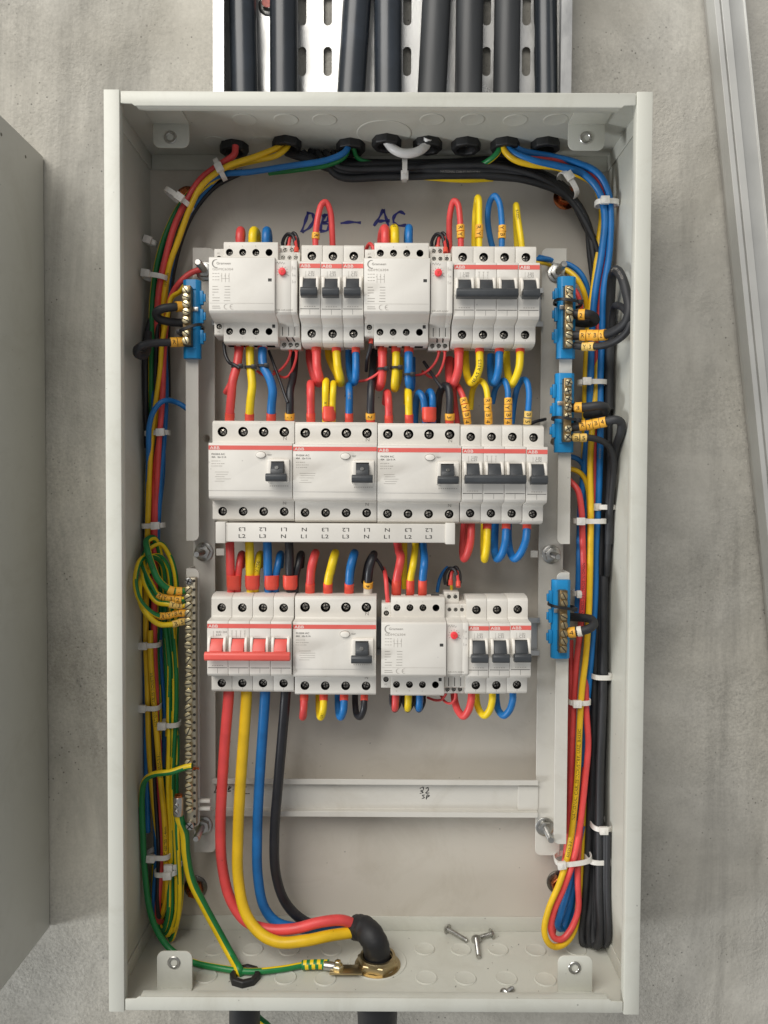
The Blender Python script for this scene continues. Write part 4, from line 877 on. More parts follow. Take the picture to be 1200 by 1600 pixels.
put('thin red wire into the coil terminal of the bottom row contactor', 'red', 1.9, [(606, 945, 49), (604.5, 925, 50), (603, 905, 54), (601, 893, 64), (599, 888, 76)], group=T3)
put('red wire bending into the bottom row contactor', 'red', R7, [(619, 930, 58), (620, 905, 55), (624, 885, 53), (626, 870, 56), (623, 860, 64), (620, 840, 70), (620, 820, 74)], group=T3, fs=14)
put('yellow wire bending into the bottom row contactor', 'yellow', R7-.6, [(641, 930, 58), (641.5, 905, 55), (645, 886, 53), (647, 872, 57), (649, 855, 64), (650, 838, 70), (650, 820, 74)], group=T3, fs=14)
put('blue wire bending into the bottom row contactor', 'blue', R7-.3, [(660, 930, 58), (660.5, 905, 55), (662.5, 885, 53), (663, 872, 57), (661, 855, 64), (660, 838, 70), (660, 820, 74)], group=T3, fs=14)
put('shaded yellow wire dropping behind the red one above the contactor', 'yellow', R5, [(632, 820, 82), (632, 860, 82), (632, 920, 84)], group=T3)
tangle(706, 887, 'bottom row timer relay', 2)
put('thin blue black wire standing left of the bottom timer relay', 'blue', 1.6, [(683, 925, 80), (687, 905, 78), (694, 892, 74), (700, 886, 72)], group=T3)
put('short thin yellow wire behind the bottom timer relay', 'yellow', 1.4, [(706, 925, 70), (705, 910, 72), (703, 900, 76)], group=T3)
# --- bottom row, lower side
for col, x, dx, nm in (('red', 475, 0, 'red'), ('yellow', 505.5, -6, 'yellow'), ('blue', 537.5, -8, 'blue'), ('black', 569, -13, 'black')):
    put(f'{nm} wire tail bending back under the bottom row residual current breaker', col, R7-.5 if dx > -10 else R7-.9, [(x+.5, 1078, 62), (x, 1096, 56), (x-.5, 1108, 55), (x-2+dx*.3, 1120, 60), (x+dx*.8-1, 1117, 67), (x+dx-1, 1100, 74), (x+dx-1, 1075, 82)], group=T4, fs=10, text=[('1501', 503.5, 1119, 2.2, True)] if col == 'yellow' else None)
for col, x, nm in (('red', 618, 'red'), ('yellow', 638, 'yellow'), ('blue', 655.5, 'blue')):
    put(f'{nm} wire tail bending back under the bottom row contactor', col, R5+.5, [(x+.5, 1078, 58), (x, 1095, 56), (x-.5, 1104, 57), (x-1, 1108, 63), (x-1, 1102, 71), (x-1, 1080, 80)], group=T4)
    put(f'thin black wire hugging the {nm} tail under the contactor', 'black', 1.2, [(x-8, 1085, 62), (x-7.5, 1100, 60), (x-1, 1111.5, 59), (x+7, 1101, 60), (x+8, 1085, 64)], group=T4)
put('thin red wire sagging under the bottom row timer relay', 'red', R3, [(712, 1080, 60), (711, 1092, 60), (704, 1099, 64), (695, 1096, 70), (688, 1085, 78)], group=T4)
put('second thin red wire under the bottom row timer relay', 'red', R3, [(697, 1084, 64), (690, 1093, 66), (680, 1094, 70), (668, 1090, 76)], group=T4)
put('red wire in a u shape under the bottom row breakers', 'red', R7-.5, [(737, 1080, 60), (736, 1095, 56), (732, 1110, 56), (724, 1119, 60), (716, 1111, 66), (711, 1097, 72), (709, 1080, 80)], group=T4)
put('yellow wire in a u shape under the bottom row breakers', 'yellow', R7-.7, [(769.5, 1080, 60), (769, 1095, 56), (765, 1110, 56), (757, 1118, 60), (749, 1110, 67), (745, 1097, 74), (744, 1080, 82)], group=T4)
put('blue wire in a u shape under the bottom row breakers', 'blue', R7-.7, [(801.5, 1080, 60), (801, 1095, 56), (796, 1110, 56), (787, 1118, 60), (779, 1110, 67), (776, 1097, 74), (775, 1080, 82)], group=T4)
# --- the four supply wires
put('thick red supply wire sweeping down to the brass gland', 'red', 4.7, [(357.5, 1070, 60), (357, 1090, 58), (352, 1150, 58), (347.5, 1220, 64), (344.5, 1290, 70), (347, 1350, 74), (360, 1405, 74), (385, 1440, 70), (420, 1452, 66), (460, 1451, 64), (500, 1441, 66), (535, 1438, 70), (562, 1448, 74)], group=SUP)
put('thick yellow supply wire sweeping down to the brass gland', 'yellow', 4.9, [(385, 1070, 60), (385, 1090, 58), (381, 1150, 57), (376, 1220, 60), (372, 1300, 66), (372, 1370, 68), (383, 1425, 64), (405, 1457, 58), (435, 1472, 55), (475, 1470, 56), (515, 1462, 62), (556, 1456, 72)], group=SUP)
put('thick blue supply wire running down behind the yellow one', 'blue', 4.5, [(414.5, 1070, 60), (414, 1090, 58), (410, 1150, 60), (405.5, 1220, 66), (402, 1300, 72), (403, 1370, 78), (413, 1418, 82), (432, 1441, 82), (465, 1450, 82), (510, 1449, 80), (556, 1452, 80)], group=SUP)
put('thick black supply wire curving behind the red one', 'black', 4.5, [(447, 1070, 60), (446, 1090, 58), (441, 1150, 62), (435, 1220, 68), (429, 1300, 76), (431, 1365, 84), (446, 1410, 90), (472, 1437, 92), (510, 1452, 90), (556, 1458, 84)], group=SUP)
# ================================================================ blue terminal blocks
def slot_screw(parent, x, y, z, r, m, cross=False, rot=0):
    b = MB(); b.lathe((0, 0, 0), (0, -1, 0), [(r*.8, -3), (r, -.2), (r, .7), (r*.9, 1.3), (r*.6, 1.6)], 16)
    k = r*.14; b.box(-r*.88, r*.88, -1.72, -1.0, -k, k, 1)
    if cross: b.box(-k, k, -1.72, -1.0, -r*.8, r*.8, 1)
    link('screw', b.mesh('screw', [m, 'hole'], smooth=True), parent, (x, y, z), rot=(0, rot, 0))
def block(pxl, pxr, pt_, pb, side, pxbar, screws_py, label, metal, cross):
    Y = 62.0; A = at(pxl, pt_, Y); B = at(pxr, pb, Y); O = Vector(((A.x+B.x)/2, YL-1.4, (A.z+B.z)/2))
    t = thing('terminal_block', O, label, 'terminal block', 'blue neutral terminal blocks'); w_ = (B.x-A.x)/2; h = (A.z-B.z)/2
    b = MB(); b.prism_z([(-w_, 0), (-w_, -4.5), (-w_+3, -7.5), (w_-3, -7.5), (w_, -4.5), (w_, 0)], -h, h)
    bd = link('body', b.mesh('body', 'blue_plastic', bevel=.6), t)
    for k in range(4):
        zz = -h+(k+.5)*h/2; link('rib', MB().box(-w_+3.4, w_-3.4, -8.4, -7.3, zz-.5, zz+.5).mesh('rib', 'blue_plastic', bevel=.2), bd)
    for f in (-.45, .08, .55):                          # hooked clips on the rail side
        b = MB(); x0 = w_*side; zz = h*f
        b.box(*sorted((x0-side*.5, x0+side*2.6)), -6.0, -2.0, zz-6, zz+6); b.box(*sorted((x0+side*2.6, x0+side*4.6)), -5.6, -3.4, zz-3.4, zz+3.4)
        link('clip', b.mesh('clip', 'blue_plastic', bevel=.5), t)
    link('metal_clip', MB().box(*sorted((side*1.0, side*(w_-1))), -8.9, -8.4, h*.18, h*.18+3.6).mesh('metal_clip', 'zinc', bevel=.2), t)
    Yb = 50.5; bx = at(pxbar, (pt_+pb)/2, Yb).x; z0, z1 = at(pxbar, screws_py[-1]+7, Yb).z, at(pxbar, screws_py[0]-8, Yb).z
    bar = link('brass_bar', MB().box(-3.4, 3.4, 1.5, 9.6, z0-O.z, z1-O.z).mesh('brass_bar', 'brass_aged', bevel=.5), t, (bx-O.x, Yb-O.y, 0))
    for py in screws_py:
        zz = at(pxbar, py, Yb-1).z-O.z; slot_screw(bar, random.uniform(-.3, .3), -.2, zz, 3.25, 'brass' if metal == 'brass' or cross else 'brass_gland', cross, random.uniform(.3, 1.3))
    return t
mat('brass_aged', '#8d7858', .42, metal=.9, var=.25, vscale=200, bump=.25, bscale=1200)
block(285.5, 313, 437, 560, 1, 291, (453, 464, 475, 487, 500, 520, 532), 'blue terminal block with brass screws on the left upright', 'brass', False)
block(872, 899, 432, 560, -1, 889.5, (453, 464, 485, 498, 510, 523, 536), 'uppermost of three blue terminal blocks on the right upright', 'brass', False)
block(868.5, 896.5, 583, 707, -1, 887.5, (598, 611, 624, 636, 650, 670, 683), 'middle of three blue terminal blocks on the right upright', 'brass_aged', True)
block(863, 890.5, 906, 1029, -1, 881, (931, 943, 964, 977, 990, 1002, 1014), 'lowest blue terminal block on the right upright with dull screws', 'brass_aged', False)
# ---------------------------------------------------------------- brass earth bar
YE = 57.0; A = at(295, 903, YE); B = at(295, 1293, YE); O = Vector((A.x, YL-1.4, B.z))
eb = thing('earth_bar', O, 'long brass earth bar with a column of slotted screws on the left upright', 'terminal bar')
link('bar', MB().box(-2.6, 5.4, YE-O.y+1.6, YE-O.y+9.5, 0, A.z-B.z).mesh('bar', 'bar_metal', bevel=.4), eb)
for i, py in enumerate([908]+[921.5+12.25*k for k in range(31)]):
    z = at(295, py, YE).z-O.z
    if i == 0: slot_screw(eb, -.2, YE-O.y, z, 3.3, 'zinc', True, .4)
    elif i < 30: slot_screw(eb, random.uniform(-.7, .2), YE-O.y-random.uniform(0, 1.2), z, random.uniform(3.2, 3.55), 'brass', False, random.uniform(-1.2, .4))
    b = MB().cyl((4.1, YE-O.y+1.45, z), (0, 1, 0), 1.3, .3, 10); link('wire_hole', b.mesh('wire_hole', 'hole'), eb)
slot_screw(eb, .4, YE-O.y, 1.5, 3.8, 'zinc', True, .7)
for z in (1250, 1262): q = at(307, z, YL); link('clip', MB().box(5.2, 16, -1.5, 2.2, q.z-O.z-1.4, q.z-O.z+1.4).mesh('clip', 'frame_paint', bevel=.3), eb)
# bare strands beyond the bar where the earth wire enters
b = MB(); q = at(304, 1200, 56)
for k in range(6): sweep(b, catmull([q+Vector((-3, 0, random.uniform(-.6, .6))), q+Vector((1.5, random.uniform(-1, 1), random.uniform(-1, 1))), q+Vector((4, random.uniform(-2, 1), random.uniform(-2.2, 2.2)))], 3), .28, 5)
link('copper_strands', b.mesh('copper_strands', 'copper', smooth=True, org=O, fix=False), eb)
# copper lug clamp left of the bar
q = at(279, 1258, 54); cl = thing('cable_clamp', q, 'small metal clamp holding bare copper beside the lower brass bar', 'clamp')
link('body', MB().lathe((0, 0, -9), (0, 0, 1), [(4.2, 0), (4.6, .6), (4.6, 15), (4.0, 16.5)], 16).mesh('body', 'zinc', smooth=True), cl)
link('copper_strands', MB().lathe((0, 0, 7), (0, 0, 1), [(3.6, 0), (3.4, 2.2), (1.6, 3.4)], 10).mesh('copper_strands', 'copper', smooth=True), cl)
for dz in (1.5, -4.2): slot_screw(cl, -.6, -4.5, dz, 2.1, 'zinc', False, .8)
# ================================================================ bushes and glands
def bush(px, py, label, top=True, r=13.3):
    zp = Z1-T if top else Z0+T; s = -1 if top else 1
    c = at_z(px, py, zp+s*4); c = Vector((c.x, c.y, zp)); h = 7.2 if top else 5.5; t = thing('conduit_bush', c, label, 'bush', 'black conduit bushes')
    b = MB().lathe((0, 0, 0), (0, 0, s), [(r, .1), (r, h-1.1), (r-1, h), (r-4.6, h), (r-5.2, h-1.2), (r-5.2, -1.5)], 8, caps=False)
    link('nut', b.mesh('nut', 'black_plastic', bevel=.5), t)
    link('bore', MB().lathe((0, 0, 0), (0, 0, s), [(r-5.0, h-1.5), (r-5.2, -1.0), (.2, -1.0)], 20, caps=False).mesh('bore', 'black_plastic', smooth=True), t)
    return c
TOPB = [bush(*a) for a in ((366, 234, 'leftmost black bush in the top panel with a red wire'), (448, 228, 'second black bush from the left in the top panel with yellow wires'), (548, 232, 'third black bush from the left in the top panel with a blue wire'), (604, 225, 'black bush at the left end of the white wire'),
    (668, 229, 'black bush at the right end of the white wire'), (728, 230, 'empty black bush sixth from the left in the top panel'), (789, 230, 'black bush in the top panel with the right blue wires'), (852, 230, 'rightmost black bush in the top panel'))]
bush(383, 1522, 'black bush in the bottom panel with the green earth cable', False, 13.5)
c = at_z(590, 1501, Z0+T+4); GC = Vector((c.x, c.y, Z0+T)); gl = thing('cable_gland', GC, 'large brass hexagonal cable gland nut in the bottom panel', 'gland')
link('hex_nut', MB().lathe((0, 0, 0), (0, 0, 1), [(18.6, .2), (18.6, 6), (17.6, 7.2), (14.4, 7.2), (14.0, 6.4), (14.0, 0)], 6, caps=False).mesh('hex_nut', 'brass_gland', bevel=.8), gl)
link('inner_ring', MB().lathe((0, 0, 0), (0, 0, 1), [(16.4, 6), (16.0, 8.6), (15.6, 9.4), (13.4, 9.4), (13.0, 8.6), (13.0, -2)], 32, caps=False).mesh('inner_ring', 'brass_gland', smooth=True), gl)
link('washer', MB().lathe((0, 0, 0), (0, 0, 1), [(20.5, .1), (20.5, 1.0), (17, 1.1)], 32, caps=False).mesh('washer', 'brass_gland', smooth=True), gl)
link('gland_body', MB().lathe((0, 0, -T-.2), (0, 0, -1), [(18, 0), (21, 2), (21, 30), (18, 36), (16, 90)], 24).mesh('gland_body', 'black_plastic', smooth=True), gl)
# taped end of the incoming cable
e = at(556, 1449, 76); C = catmull([GC+Vector((0, 0, -4)), GC+Vector((-.5, 0, 12)), GC+Vector((-4, -1, 24)), (GC+Vector((-4, 0, 24))).lerp(e, .55)+Vector((1, 0, 3)), e], 6)
b = MB(); random.seed(3)
wob = [random.uniform(-.5, .35) for _ in range(40)]
sweep(b, C, lambda u: 12.2-1.4*u+wob[int(u*30)], 20)
link('cable', b.mesh('cable', 'tape', smooth=True, org=GC, fix=False, angle=50), None, GC, 'black taped end of the supply cable rising from the brass gland', 'cable')
# earth tag of the gland
q = at_z(528, 1512, Z0+T+6); tg = thing('earth_tag', (q.x, q.y, Z0+T+5), 'brass earth tag screwed to the striped wire beside the gland', 'lug'); d = GC.x-q.x
link('plate', MB().box(-7, d-13, -6.5, 6.5, -1.6, 0).mesh('plate', 'brass_gland', bevel=.4), tg)
link('bolt', MB().lathe((0, 0, -.2), (0, 0, 1), [(5.2, 0), (5.2, 3.2), (4.4, 4), (3, 4), (3, 7), (2.4, 7.6)], 6).mesh('bolt', 'brass', bevel=.2), tg)
link('lug_barrel', MB().lathe((-3, 0, 2), (-1, 0, .1), [(3.6, 0), (3.6, 9), (3.2, 9.5)], 14).mesh('lug_barrel', 'zinc', smooth=True), tg)
# short conduit below the box at the left
q = at_z(383, 1522, Z0+T); cdn = link('conduit', MB().lathe((0, 0, -T-.2), (0, 0, -1), [(12.5, 0), (13.4, 1), (13.4, 44), (12.4, 45.6), (10, 45.6), (10, 20)], 26).mesh('conduit', 'black_plastic', smooth=True), None, (q.x, q.y-2, Z0+T), 'short black conduit stub sticking out under the enclosure', 'conduit')
# ================================================================ bundles
put('red wire leaving the leftmost bush and running down the left side', 'red', 3.7, [(368, 228, 80), (366, 240, 78), (345, 259, 78), (315, 281, 82), (292, 310, 84), (272, 352, 86), (258, 405, 86), (248, 460, 88), (245, 530, 92), (251, 600, 92), (250, 650, 88), (244, 720, 86), (240, 800, 86), (239, 870, 88), (240, 940, 88), (242, 1030, 88), (246, 1130, 88), (250, 1230, 88), (253, 1330, 88), (249, 1400, 88), (247, 1432, 92), (252, 1440, 96), (256, 1400, 102)], group=LB, text=[('450/750 V', 243, 750, 2.2, True)])
put('yellow wire leaving the second bush and running down the left side', 'yellow', 3.3, [(445, 222, 84), (436, 230, 80), (400, 243, 76), (350, 261, 75), (315, 291, 79), (296, 325, 82), (279, 370, 84), (266, 415, 86), (257, 470, 88), (256, 520, 94), (252, 580, 86), (244, 640, 84), (236, 720, 84), (232, 800, 82), (229, 870, 84), (229, 980, 84), (231, 1080, 84), (234, 1170, 84), (241, 1260, 86), (250, 1340, 90), (255, 1400, 92), (251, 1425, 96)], group=LB, text=[('50525-2-31', 264, 425, 1.9, False)])
put('short yellow wire beside the long one at the second bush', 'yellow', 3.1, [(452, 224, 84), (445, 234, 80), (430, 244, 78), (405, 250, 80), (360, 262, 90), (330, 285, 98)], group=LB)
put('blue wire running left from the third bush under the top panel', 'blue', 3.4, [(546, 226, 84), (538, 238, 80), (510, 250, 78), (450, 261, 78), (390, 266, 78), (345, 272, 82), (310, 296, 88), (283, 340, 94), (264, 395, 96), (254, 460, 98), (256, 540, 96), (259, 620, 90), (256, 680, 89), (252, 740, 88), (247, 800, 87), (245, 835, 92), (247, 900, 100)], group=LB)
put('dark green wire at the outer side of the left bend', 'gy', 3.6, [(352, 262, 98), (320, 280, 96), (285, 318, 96), (262, 360, 94), (247, 410, 92), (238, 470, 90), (236, 540, 88), (237, 600, 88), (236, 660, 92), (232, 760, 96), (232, 900, 98)], group=LB, stripe=(.15, .0, .12))
put('black wire inside the left bend beside the red one', 'black', 3.4, [(368, 262, 104), (330, 285, 103), (295, 322, 100), (268, 368, 98), (251, 420, 94), (242, 480, 92), (230, 525, 88), (228, 600, 92), (230, 700, 98)], group=LB)
put('second black wire deep in the left bend', 'black', 3.2, [(380, 268, 108), (335, 292, 108), (300, 335, 106), (280, 385, 106), (268, 440, 106), (262, 520, 104), (263, 620, 102)], group=LB)
put('red wire passing behind the left blue terminal block', 'red', 3.2, [(318, 420, 86), (300, 427, 84), (282, 438, 84), (268, 462, 86), (261, 505, 86), (257, 560, 84), (254, 620, 82), (249, 690, 82), (244, 760, 84), (241, 840, 86), (243, 920, 92)], group=LB)
put('yellow wire leaving the top of the left blue terminal block', 'yellow', 2.7, [(289, 446, 66), (281, 453, 70), (268, 468, 76), (262, 495, 78), (254, 535, 80), (249, 580, 80), (243, 640, 80), (236, 700, 80), (232, 780, 82)], group=LB)
put('blue wire arching out of the left bundle to the upright', 'blue', 3.0, [(300, 645, 86), (290, 636, 84), (275, 628, 82), (255, 629, 72), (241, 640, 70), (234, 660, 72), (231, 720, 80), (229, 800, 86), (228, 900, 90), (227, 1000, 94), (228, 1100, 92), (229, 1200, 92), (231, 1300, 98)], group=LB)
put('yellow printed wire crossing the lower left bundle', 'yellow', 3.2, [(235, 985, 82), (236, 1025, 80), (240, 1080, 80), (245, 1150, 80), (250, 1215, 80), (256, 1280, 80), (259, 1340, 82), (260, 1395, 86), (256, 1425, 90), (248, 1440, 96)], group=LB, text=[('NATIONAL CABLES INDUSTRY,', 243, 1135, 2.5, True, 1.0), ('EN 50525-2-31,', 249, 1215, 2.5, True, 1.0), ('BASEC 450/750 V, 4mm', 258, 1345, 2.4, True)])
# coil of earth wires with marker sleeves
put('green wire with number 1 sleeve ending at the brass bar', 'gy', 3.7, [(292, 922, 62), (283, 921, 60), (264, 919, 58), (248, 905, 56), (236, 880, 58), (230, 858, 64), (230, 847, 72), (238, 843, 80), (248, 855, 88), (254, 890, 92), (258, 960, 94), (262, 1050, 92), (266, 1150, 90)], group=GB, marks=[('1', 279, 921, 'marker', True), (' ', 269, 920, 'marker', True)], stripe=(.16, 0, .14), text=[('NATIONAL', 233, 868, 1.8, True)])
put('green wire with R Y B 2 sleeves ending at the brass bar', 'gy', 3.0, [(292, 935, 62), (283, 934, 60), (250, 929, 60), (236, 912, 60), (226, 890, 64), (224, 872, 70), (232, 856, 80), (250, 851, 86), (265, 865, 90), (273, 900, 90), (276, 960, 92), (274, 1050, 92), (270, 1150, 92)], group=GB, marks=[('2BYR', 281, 933, 'marker', False)] if False else [('RYB2', 252, 930, 'marker', True)], stripe=(.02, .001, .28))
put('yellow striped wire with Y3 sleeves ending at the brass bar', 'yg', 3.0, [(292, 944, 62), (284, 944, 60), (264, 946, 58), (244, 940, 58), (230, 922, 58), (224, 900, 62), (226, 880, 70), (236, 868, 78), (252, 870, 86), (262, 890, 90), (266, 940, 92), (266, 1040, 90), (262, 1150, 88)], group=GB, marks=[('Y3', 270, 946, 'pale', True)], stripe=(.12, .0, .2))
put('striped wire with R Y B 4 sleeves ending at the brass bar', 'yg', 3.0, [(292, 959, 62), (285, 960, 60), (252, 962, 56), (234, 954, 50), (219, 935, 46), (212, 912, 46), (213, 892, 50), (222, 876, 60), (238, 868, 74), (252, 880, 86), (258, 920, 92), (258, 1000, 94)], group=GB, marks=[('RYB4', 253, 962, 'marker', True)], stripe=(-.12, .0012, .3))
put('yellow wire with B5 sleeves ending at the brass bar', 'yg', 3.0, [(292, 972, 62), (285, 972, 60), (268, 974, 56), (248, 973, 52), (230, 962, 48), (220, 944, 50), (217, 922, 56), (222, 900, 66), (236, 890, 80), (248, 910, 92), (252, 980, 96)], group=GB, marks=[('B5', 273, 974, 'pale', True)], stripe=(.3, .0, .3))
for i, (x0, x1, x2, x3, Y, lab) in enumerate(((262, 259, 264, 262, 84, 'striped wire first from the left in the lower green loops'), (268, 264, 268, 268, 86, 'striped wire second from the left in the lower green loops'), (274, 268, 273, 274, 84, 'printed striped wire third from the left in the lower green loops'), (267, 274, 279, 281, 88, 'striped wire fourth from the left in the lower green loops'))):
    put(lab, 'gy', 2.7, [(x0-4, 975, Y+2), (x0+2, 1040, Y), (x0+3, 1100, Y), (x1+4, 1160, Y), (x1+3, 1230, Y), (x2+1, 1310, Y), (x3+2, 1380, Y), (x3, 1430, Y), (x3-8-i*2, 1455+i*4, Y+5), (x3-14-i*2, 1435, Y+12), (x3-12, 1380, Y+16), (x3-10, 1250, Y+18)], group=GB, stripe=(.25+i*.13, .003*(1 if i % 2 else -1), .5))
put('inner striped wire bent up at the floor of the left loops', 'gy', 2.7, [(255, 1200, 96), (258, 1300, 96), (256, 1390, 94), (252, 1425, 92), (246, 1441, 96), (240, 1425, 102), (240, 1350, 106)], group=GB, stripe=(.2, .0, .4))
put('thin green earth wire from the brass bar to the brass earth tag', 'gy', 2.7, [(300, 1197, 55), (292, 1198, 55), (268, 1206, 54), (240, 1210, 56), (227, 1219, 62), (222, 1240, 70), (223, 1300, 76), (227, 1370, 76), (236, 1430, 74), (252, 1466, 70), (272, 1488, 66), (300, 1503, 62), (340, 1512, 60), (390, 1518, 58), (440, 1514, 66), (480, 1507, 72), (505, 1506, 74), (520, 1508, 74)], group=None, stripe=(-.05, .0011, .42), sub=8)
put('thick green earth cable running down to the bottom bush', 'gy', 3.9, [(279, 1262, 56), (281, 1280, 58), (288, 1300, 64), (291, 1335, 70), (299, 1375, 74), (320, 1418, 74), (344, 1462, 70), (362, 1495, 66), (374, 1516, 65), (381, 1532, 66, 1), (384, 1545, 68, 1)], group=None, stripe=(.0, .0002, .3))
put('striped wire beside the thick earth cable', 'gy', 2.6, [(277, 1264, 56), (277, 1300, 62), (279, 1340, 72), (281, 1400, 80), (276, 1445, 84), (266, 1455, 92), (262, 1420, 100)], group=GB, stripe=(.5, .002, .45))
put('green wire hanging out of the conduit stub under the enclosure', 'gy', 3.4, [(385, 1555, 64, 1), (394, 1578, 64, 1), (404, 1592, 62, 1), (418, 1604, 58, 1), (430, 1622, 54, 1)], stripe=(.0, 0, .25))
# striped wrap at the earth tag
b = MB(); q0, q1 = at_z(472, 1508, Z0+T+5), at_z(514, 1507, Z0+T+6); wp = catmull([q0, (q0+q1)/2+Vector((0, 0, .4)), q1], 8)
sweep(b, wp, 4.0, 14, 0, stripe=(0, .17, .5)); link('tape_wrap', b.mesh('tape_wrap', ['wire_green', 'wire_yellow'], smooth=True, org=q0, fix=False), None, q0, 'green and yellow tape wrapped around the wire at the earth tag', 'tape')
# white wire
put('white wire hanging between two bushes in the top panel', 'white', 4.0, [(602, 216, 82), (607, 224, 78), (615, 233, 76), (628, 239, 75), (645, 239, 75), (658, 234, 76), (666, 226, 78), (669, 216, 82)], sub=8)
for i, (col, dx, Y, lab) in enumerate((('yg', 6, 96, 'thin yellow striped wire at the inner edge of the left bundle'), ('black', -3, 100, 'thin black wire at the wall side of the left bundle'), ('blue', 9, 101, 'thin dark blue wire at the inner edge of the left bundle'), ('gy', 3, 104, 'thin green wire at the back of the left bundle'), ('black', 0, 90, 'thin black wire showing in front of the left bundle'), ('blue', -4, 93, 'thin dark blue wire at the outer front of the left bundle'))):
    put(lab, col, 2.5, [(330+dx, 279, Y), (300+dx, 310, Y), (274+dx, 362, Y), (258+dx, 420, Y), (247+dx*1.4, 490, Y), (243+dx*1.6, 570, Y-4), (245+dx, 660, Y-5), (240+dx*1.7, 740, Y-3), (236+dx*1.2, 830, Y-2), (234+dx*2, 920, Y), (236+dx*1.5, 1020, Y-4), (238+dx*2, 1120, Y-6), (241+dx*1.3, 1220, Y-4), (247+dx, 1330, Y-5), (246+dx*1.5, 1410, Y-3), (250+dx, 1432, Y), (256+dx, 1410, min(Y+6, 110))], group=LB)
# --- right side colour wires
put('yellow wire leaving the right bush and diving behind the blue ones', 'yellow', 3.4, [(785, 222, 84), (789, 236, 80), (803, 250, 77), (830, 259, 78), (870, 263, 80), (905, 272, 84), (928, 292, 92), (940, 330, 96), (936, 380, 92), (929, 430, 88), (922, 500, 86), (916, 580, 88), (913, 660, 92), (912, 760, 96)], group=RB)
put('inner blue wire of the pair bending down the right side', 'blue', 3.9, [(788, 222, 86), (798, 237, 80), (830, 248, 77), (872, 256, 77), (910, 268, 78), (934, 295, 79), (944, 335, 79), (941, 390, 80), (932, 450, 82), (926, 510, 84), (922, 580, 84), (920, 650, 86), (914, 720, 92), (908, 800, 95), (905, 900, 96), (902, 960, 96)], group=RB)
put('outer blue wire of the pair bending down the right side', 'blue', 3.9, [(795, 222, 88), (812, 236, 84), (855, 244, 82), (900, 252, 81), (932, 268, 80), (949, 298, 79), (955, 340, 78), (951, 395, 80), (944, 450, 82), (940, 520, 84), (938, 600, 84), (938, 680, 84), (935, 760, 84), (932, 850, 86), (929, 940, 86), (925, 1020, 88), (918, 1090, 92), (910, 1180, 98), (900, 1280, 100)], group=RB, text=[('450/750', 937, 720, 2.0, True, 1., 'ink_grey')])
put('thin red wire running between the two right blue wires', 'red', 2.6, [(800, 224, 90), (825, 242, 84), (870, 250, 81), (912, 262, 81), (940, 290, 82), (952, 330, 82), (948, 390, 85), (938, 450, 87), (934, 520, 88), (931, 600, 89), (930, 700, 86), (928, 790, 87), (926, 900, 90)], group=RB)
put('green striped wire stub in the right bush', 'gy', 2.6, [(783, 224, 84), (778, 238, 82), (768, 248, 84), (752, 258, 92)], group=None)
put('yellow wire running straight down the middle of the right bundle', 'yellow', 3.5, [(934, 560, 90), (930, 610, 86), (925, 660, 82), (922.5, 720, 80), (922.5, 800, 79), (922.5, 880, 79), (920, 950, 80), (915, 1020, 80), (910, 1080, 80), (906.5, 1140, 80), (904, 1200, 80), (898, 1270, 80), (889, 1335, 78), (874, 1380, 74), (858, 1420, 70), (851, 1450, 68), (854, 1472, 68), (868, 1482, 70), (884, 1476, 74), (897, 1450, 80), (905, 1410, 86), (908, 1340, 90), (912, 1250, 94)], group=RB, text=[('NATIONAL CABLES INDUSTRY, UAE, BASEC', 898, 1282, 2.7, True, 1.1), ('50525-2-31,', 887, 1338, 2.5, True)], sub=8)
put('red printed wire entering from the upright into the right bundle', 'red', 3.5, [(880, 744, 86), (890, 752, 82), (902, 768, 79), (909, 795, 78), (911, 840, 79), (911, 900, 80), (908, 960, 82), (902, 1030, 84), (898, 1090, 84), (896, 1140, 84), (893, 1200, 86), (888, 1280, 88), (882, 1340, 88), (872, 1400, 88), (862, 1440, 90)], group=RB, text=[('EN 50525-2-31, MADE IN OMAN', 908, 962, 2.4, True, 1.0)])
put('yellow wire curving from the upright behind the right bundle', 'yellow', 3.0, [(880, 733, 90), (893, 733, 88), (908, 740, 88), (917, 757, 90), (921, 800, 94), (920, 880, 98)], group=RB)
put('blue wire curving from the upright behind the right bundle', 'blue', 3.0, [(880, 713, 92), (895, 714, 90), (908, 722, 92), (914, 740, 96), (915, 800, 98), (912, 900, 98)], group=RB)
put('dark printed yellow wire beside the red one in the lower right bundle', 'yellow', 2.9, [(905, 985, 92), (902, 1020, 90), (896, 1070, 90), (893, 1120, 92), (890, 1200, 96), (884, 1300, 98)], group=RB, text=[('NATIONAL CABLES, 450/750 V', 893, 1092, 2.3, True)])
put('outer red wire left of the yellow one in the lower right bundle', 'red', 3.0, [(892, 1000, 90), (891, 1060, 88), (891, 1120, 90), (888, 1200, 92), (884, 1280, 94), (884, 1350, 94), (876, 1410, 94), (866, 1450, 92), (864, 1462, 88)], group=RB)
put('red wire making the inner loop at the lower right', 'red', 3.6, [(916, 1040, 94), (916, 1100, 84), (918, 1160, 82), (915, 1220, 82), (907, 1285, 80), (897, 1340, 78), (880, 1385, 75), (866, 1425, 72), (861, 1452, 71), (867, 1467, 71), (879, 1468, 73), (892, 1452, 76), (902, 1420, 79), (903, 1380, 80), (903, 1340, 82), (908, 1280, 88), (914, 1200, 92)], group=RB, sub=8)
put('blue wire hanging inside the loop at the lower right', 'blue', 4.0, [(909, 1290, 90), (898, 1345, 86), (887, 1390, 84), (877, 1425, 83), (872, 1446, 84), (878, 1450, 90), (888, 1425, 94), (897, 1380, 96)], group=RB)
